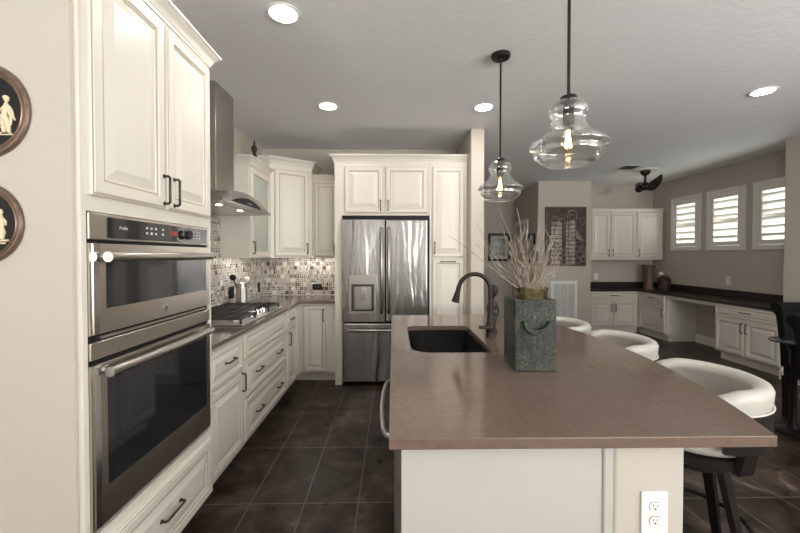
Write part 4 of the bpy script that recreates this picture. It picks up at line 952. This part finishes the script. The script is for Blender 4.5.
def pend(label):
    t = thing('pendant_light', label, 'pendant light', (0, 0, CZ))
    MB().lathe([(0.062, CZ-0.0005), (0.062, CZ-0.018), (0.055, CZ-0.026), (0.014, CZ-0.032), (0.012, CZ-0.045)], seg=32).build('canopy', 'bronze', t, smooth=40)
    MB().tube([(0, 0, CZ-0.03), (0, 0, 2.04)], 0.0065, 12).build('rod', 'bronze', t, smooth=60)
    MB().lathe([(0.008, 2.065), (0.03, 2.055), (0.034, 2.045), (0.034, 2.0375), (0.02, 2.037), (0.018, 2.027), (0.021, 2.012), (0.021, 1.947), (0.017, 1.942)], seg=24).build('socket', 'bronze', t, smooth=40)
    prof = [(0.030, 2.032), (0.052, 2.030), (0.068, 2.020), (0.074, 2.004), (0.070, 1.988), (0.064, 1.978), (0.062, 1.966), (0.065, 1.952), (0.073, 1.936), (0.087, 1.917), (0.105, 1.901), (0.125, 1.887), (0.141, 1.875), (0.149, 1.862), (0.146, 1.852),
            (0.134, 1.847), (0.131, 1.838), (0.133, 1.826), (0.126, 1.810), (0.112, 1.799), (0.108, 1.792), (0.104, 1.784), (0.090, 1.776), (0.080, 1.774)]
    def rz_(z):
        K = [(2.06, 2.060), (2.032, 2.035), (2.004, 1.994), (1.964, 1.958), (1.870, 1.868), (1.774, 1.782), (1.70, 1.71)]
        for (a, b), (c, d) in zip(K, K[1:]):
            if z >= c: return d+(b-d)*(z-c)/(a-c)
    prof = [(r_, rz_(z)) for r_, z in prof]
    inn = [(r_-0.003, z+0.001) for r_, z in prof[::-1]]
    mb = MB(); mb.loft([[(r_*math.cos(a), r_*math.sin(a), z) for a in [2*PI*i/56 for i in range(56)]] for r_, z in prof+inn+[prof[0]]], cap=False)
    mb.build('glass_shade', 'glass', t, smooth=80)
    b = MB().lathe([(0.012, 1.944), (0.014, 1.927), (0.024, 1.897), (0.029, 1.872), (0.024, 1.848), (0.01, 1.836), (0.001, 1.834)], seg=20).build('bulb', 'bulb', t, smooth=80)
    mb = MB()
    for k in range(4):
        a = k*PI/2; mb.tube([(0.004*math.cos(a), 0.004*math.sin(a), 1.917), (0.012*math.cos(a), 0.012*math.sin(a), 1.852)], 0.0022, 5)
    mb.build('filament', 'fil', b)
    return t
p0 = pend('nearer clear glass pendant light hanging over the near half of the island'); p0.location = (0.705, 1.475, CZ); p0['group'] = 'glass pendants over the island'
dup(p0, (0.712, 2.44, CZ), label='farther clear glass pendant light hanging over the sink end of the island')

t = thing('ceiling_vent', 'small dark slotted air vent in the ceiling near the fan', 'vent', (3.55, 5.5, CZ))
MB().box(3.41, 3.69, 5.36, 5.63, CZ-0.008, CZ-0.0005).build('vent_frame', 'trimring', t, bevel=0.003)
g = MB()
for k in range(7): g.box(3.44, 3.66, 5.385+k*0.032, 5.405+k*0.032, CZ-0.011, CZ-0.008)
g.build('vent_slats', 'slot', t)

t = thing('ceiling_fan', 'dark brown ceiling fan with curved paddle blades in the nook', 'fan', (3.93, 5.68, CZ))
MB().lathe([(0.165, CZ-0.0005), (0.165, CZ-0.012), (0.12, CZ-0.016)], (3.93, 5.68, 0), 'Z', 40).build('ceiling_medallion', 'trimring', t, smooth=40)
MB().lathe([(0.072, CZ-0.016), (0.070, CZ-0.04), (0.05, CZ-0.075), (0.02, CZ-0.09)], (3.93, 5.68, 0), 'Z', 28).build('canopy', 'bronze', t, smooth=40)
MB().tube([(3.93, 5.68, CZ-0.085), (3.93, 5.68, 2.50)], 0.016, 12).build('down_rod', 'bronze', t, smooth=60)
MB().lathe([(0.03, 2.55), (0.055, 2.53), (0.075, 2.50), (0.075, 2.455), (0.05, 2.43), (0.02, 2.425)], (3.93, 5.68, 0), 'Z', 28).build('motor_housing', 'bronze', t, smooth=40)
def fan_blade(ang, L, wid, lift, pitch):
    ra = V3((math.cos(ang), math.sin(ang), 0)); ta = V3((-math.sin(ang), math.cos(ang), 0)); rings = []
    for k in range(15):
        u = k/14; r_ = 0.03+L*u; wd = wid*(0.75+0.35*math.sin(PI*min(1, u*1.05)))*(1 if u < 0.9 else 1-(u-0.9)*4)
        z = 2.468+lift*u*u; c_ = V3((3.93, 5.68, 0))+ra*r_+ZP*z
        e = (ta*math.cos(pitch)+ZP*math.sin(pitch))*wd; n_ = (ZP*math.cos(pitch)-ta*math.sin(pitch))
        rings.append([c_-e-n_*0.005+n_*0.02, c_-n_*0.012, c_+e-n_*0.005+n_*0.02, c_+e+n_*0.026, c_-n_*0.0, c_-e+n_*0.026])
    return MB().loft(rings).build('blade', 'bronze', t, smooth=40)
fan_blade(math.radians(-25), 0.19, 0.085, 0.15, math.radians(62))
fan_blade(math.radians(160), 0.10, 0.075, 0.01, math.radians(62))
fan_blade(math.radians(235), 0.22, 0.04, -0.03, math.radians(4))

# ------------------------------------------------------------------ dining chairs and side table at the right
def make_chair(label):
    """faces +X in local axes; rolled top curls back toward -X"""
    t = thing('dining_chair', label, 'chair')
    prof = []
    c = [(0.055, 0.46), (0.030, 0.60), (-0.005, 0.78), (-0.020, 0.88), (-0.040, 0.925)]
    roll = [(-0.075+0.045*math.cos(a), 0.945+0.045*math.sin(a)) for a in [math.radians(-20+q*22.0) for q in range(13)]]
    left = [(0.0, 0.46), (-0.030, 0.60), (-0.062, 0.80), (-0.072, 0.88)]
    # outline in the X-Z plane: front face up, over the roll, down the rear face
    fr = [(0.060, 0.44), (0.045, 0.58), (0.012, 0.78), (-0.004, 0.90), (-0.010, 0.955), (-0.030, 0.985), (-0.065, 0.998), (-0.100, 0.985), (-0.118, 0.955), (-0.112, 0.925), (-0.090, 0.905), (-0.066, 0.885), (-0.050, 0.78), (-0.025, 0.60), (-0.015, 0.44)]
    MB().loft([[(x, y, z) for x, z in fr] for y in (-0.235, -0.225, 0.225, 0.235)]).build('backrest', 'chairblk', t, smooth=40, bevel=0.006)
    MB().prism(rrect(0.0, 0.50, -0.235, 0.235, (0.04, 0.02, 0.02, 0.04), 4), 0.36, 0.47).build('seat', 'chairblk', t, bevel=0.015, seg=3)
    for lx, ly in ((0.02, -0.20), (0.02, 0.20), (0.46, -0.20), (0.46, 0.20)):
        MB().loft([[(lx+a*s_, ly+b*s_, z) for a, b in ((-1, -1), (1, -1), (1, 1), (-1, 1))] for z, s_ in ((0.36, 0.032), (0.0, 0.024))]).build('leg', 'espresso', t, bevel=0.003)
    return t
ch = make_chair('black scroll back dining chair standing right of the small glass table'); ch.location = (3.66, 3.16, 0); ch.rotation_euler = (0, 0, math.radians(-90)); ch['group'] = 'black dining chairs'
dup(ch, (3.10, 2.51, 0), math.radians(-90), 'black scroll back dining chair at the right edge of the photo, nearer the camera')
t = thing('glass_table', 'small round table with smoked glass top between the black dining chairs', 'table', (3.20, 2.86, 0))
MB().lathe([(0.149, 0.724), (0.155, 0.728), (0.155, 0.736), (0.149, 0.740)], (3.20, 2.86, 0), 'Z', 48).build('table_top', 'tableglass', t, smooth=40)
MB().lathe([(0.11, 0.0), (0.11, 0.015), (0.04, 0.04), (0.020, 0.10), (0.020, 0.66), (0.06, 0.715), (0.06, 0.7238)], (3.20, 2.86, 0), 'Z', 28).build('pedestal', 'espresso', t, smooth=40)
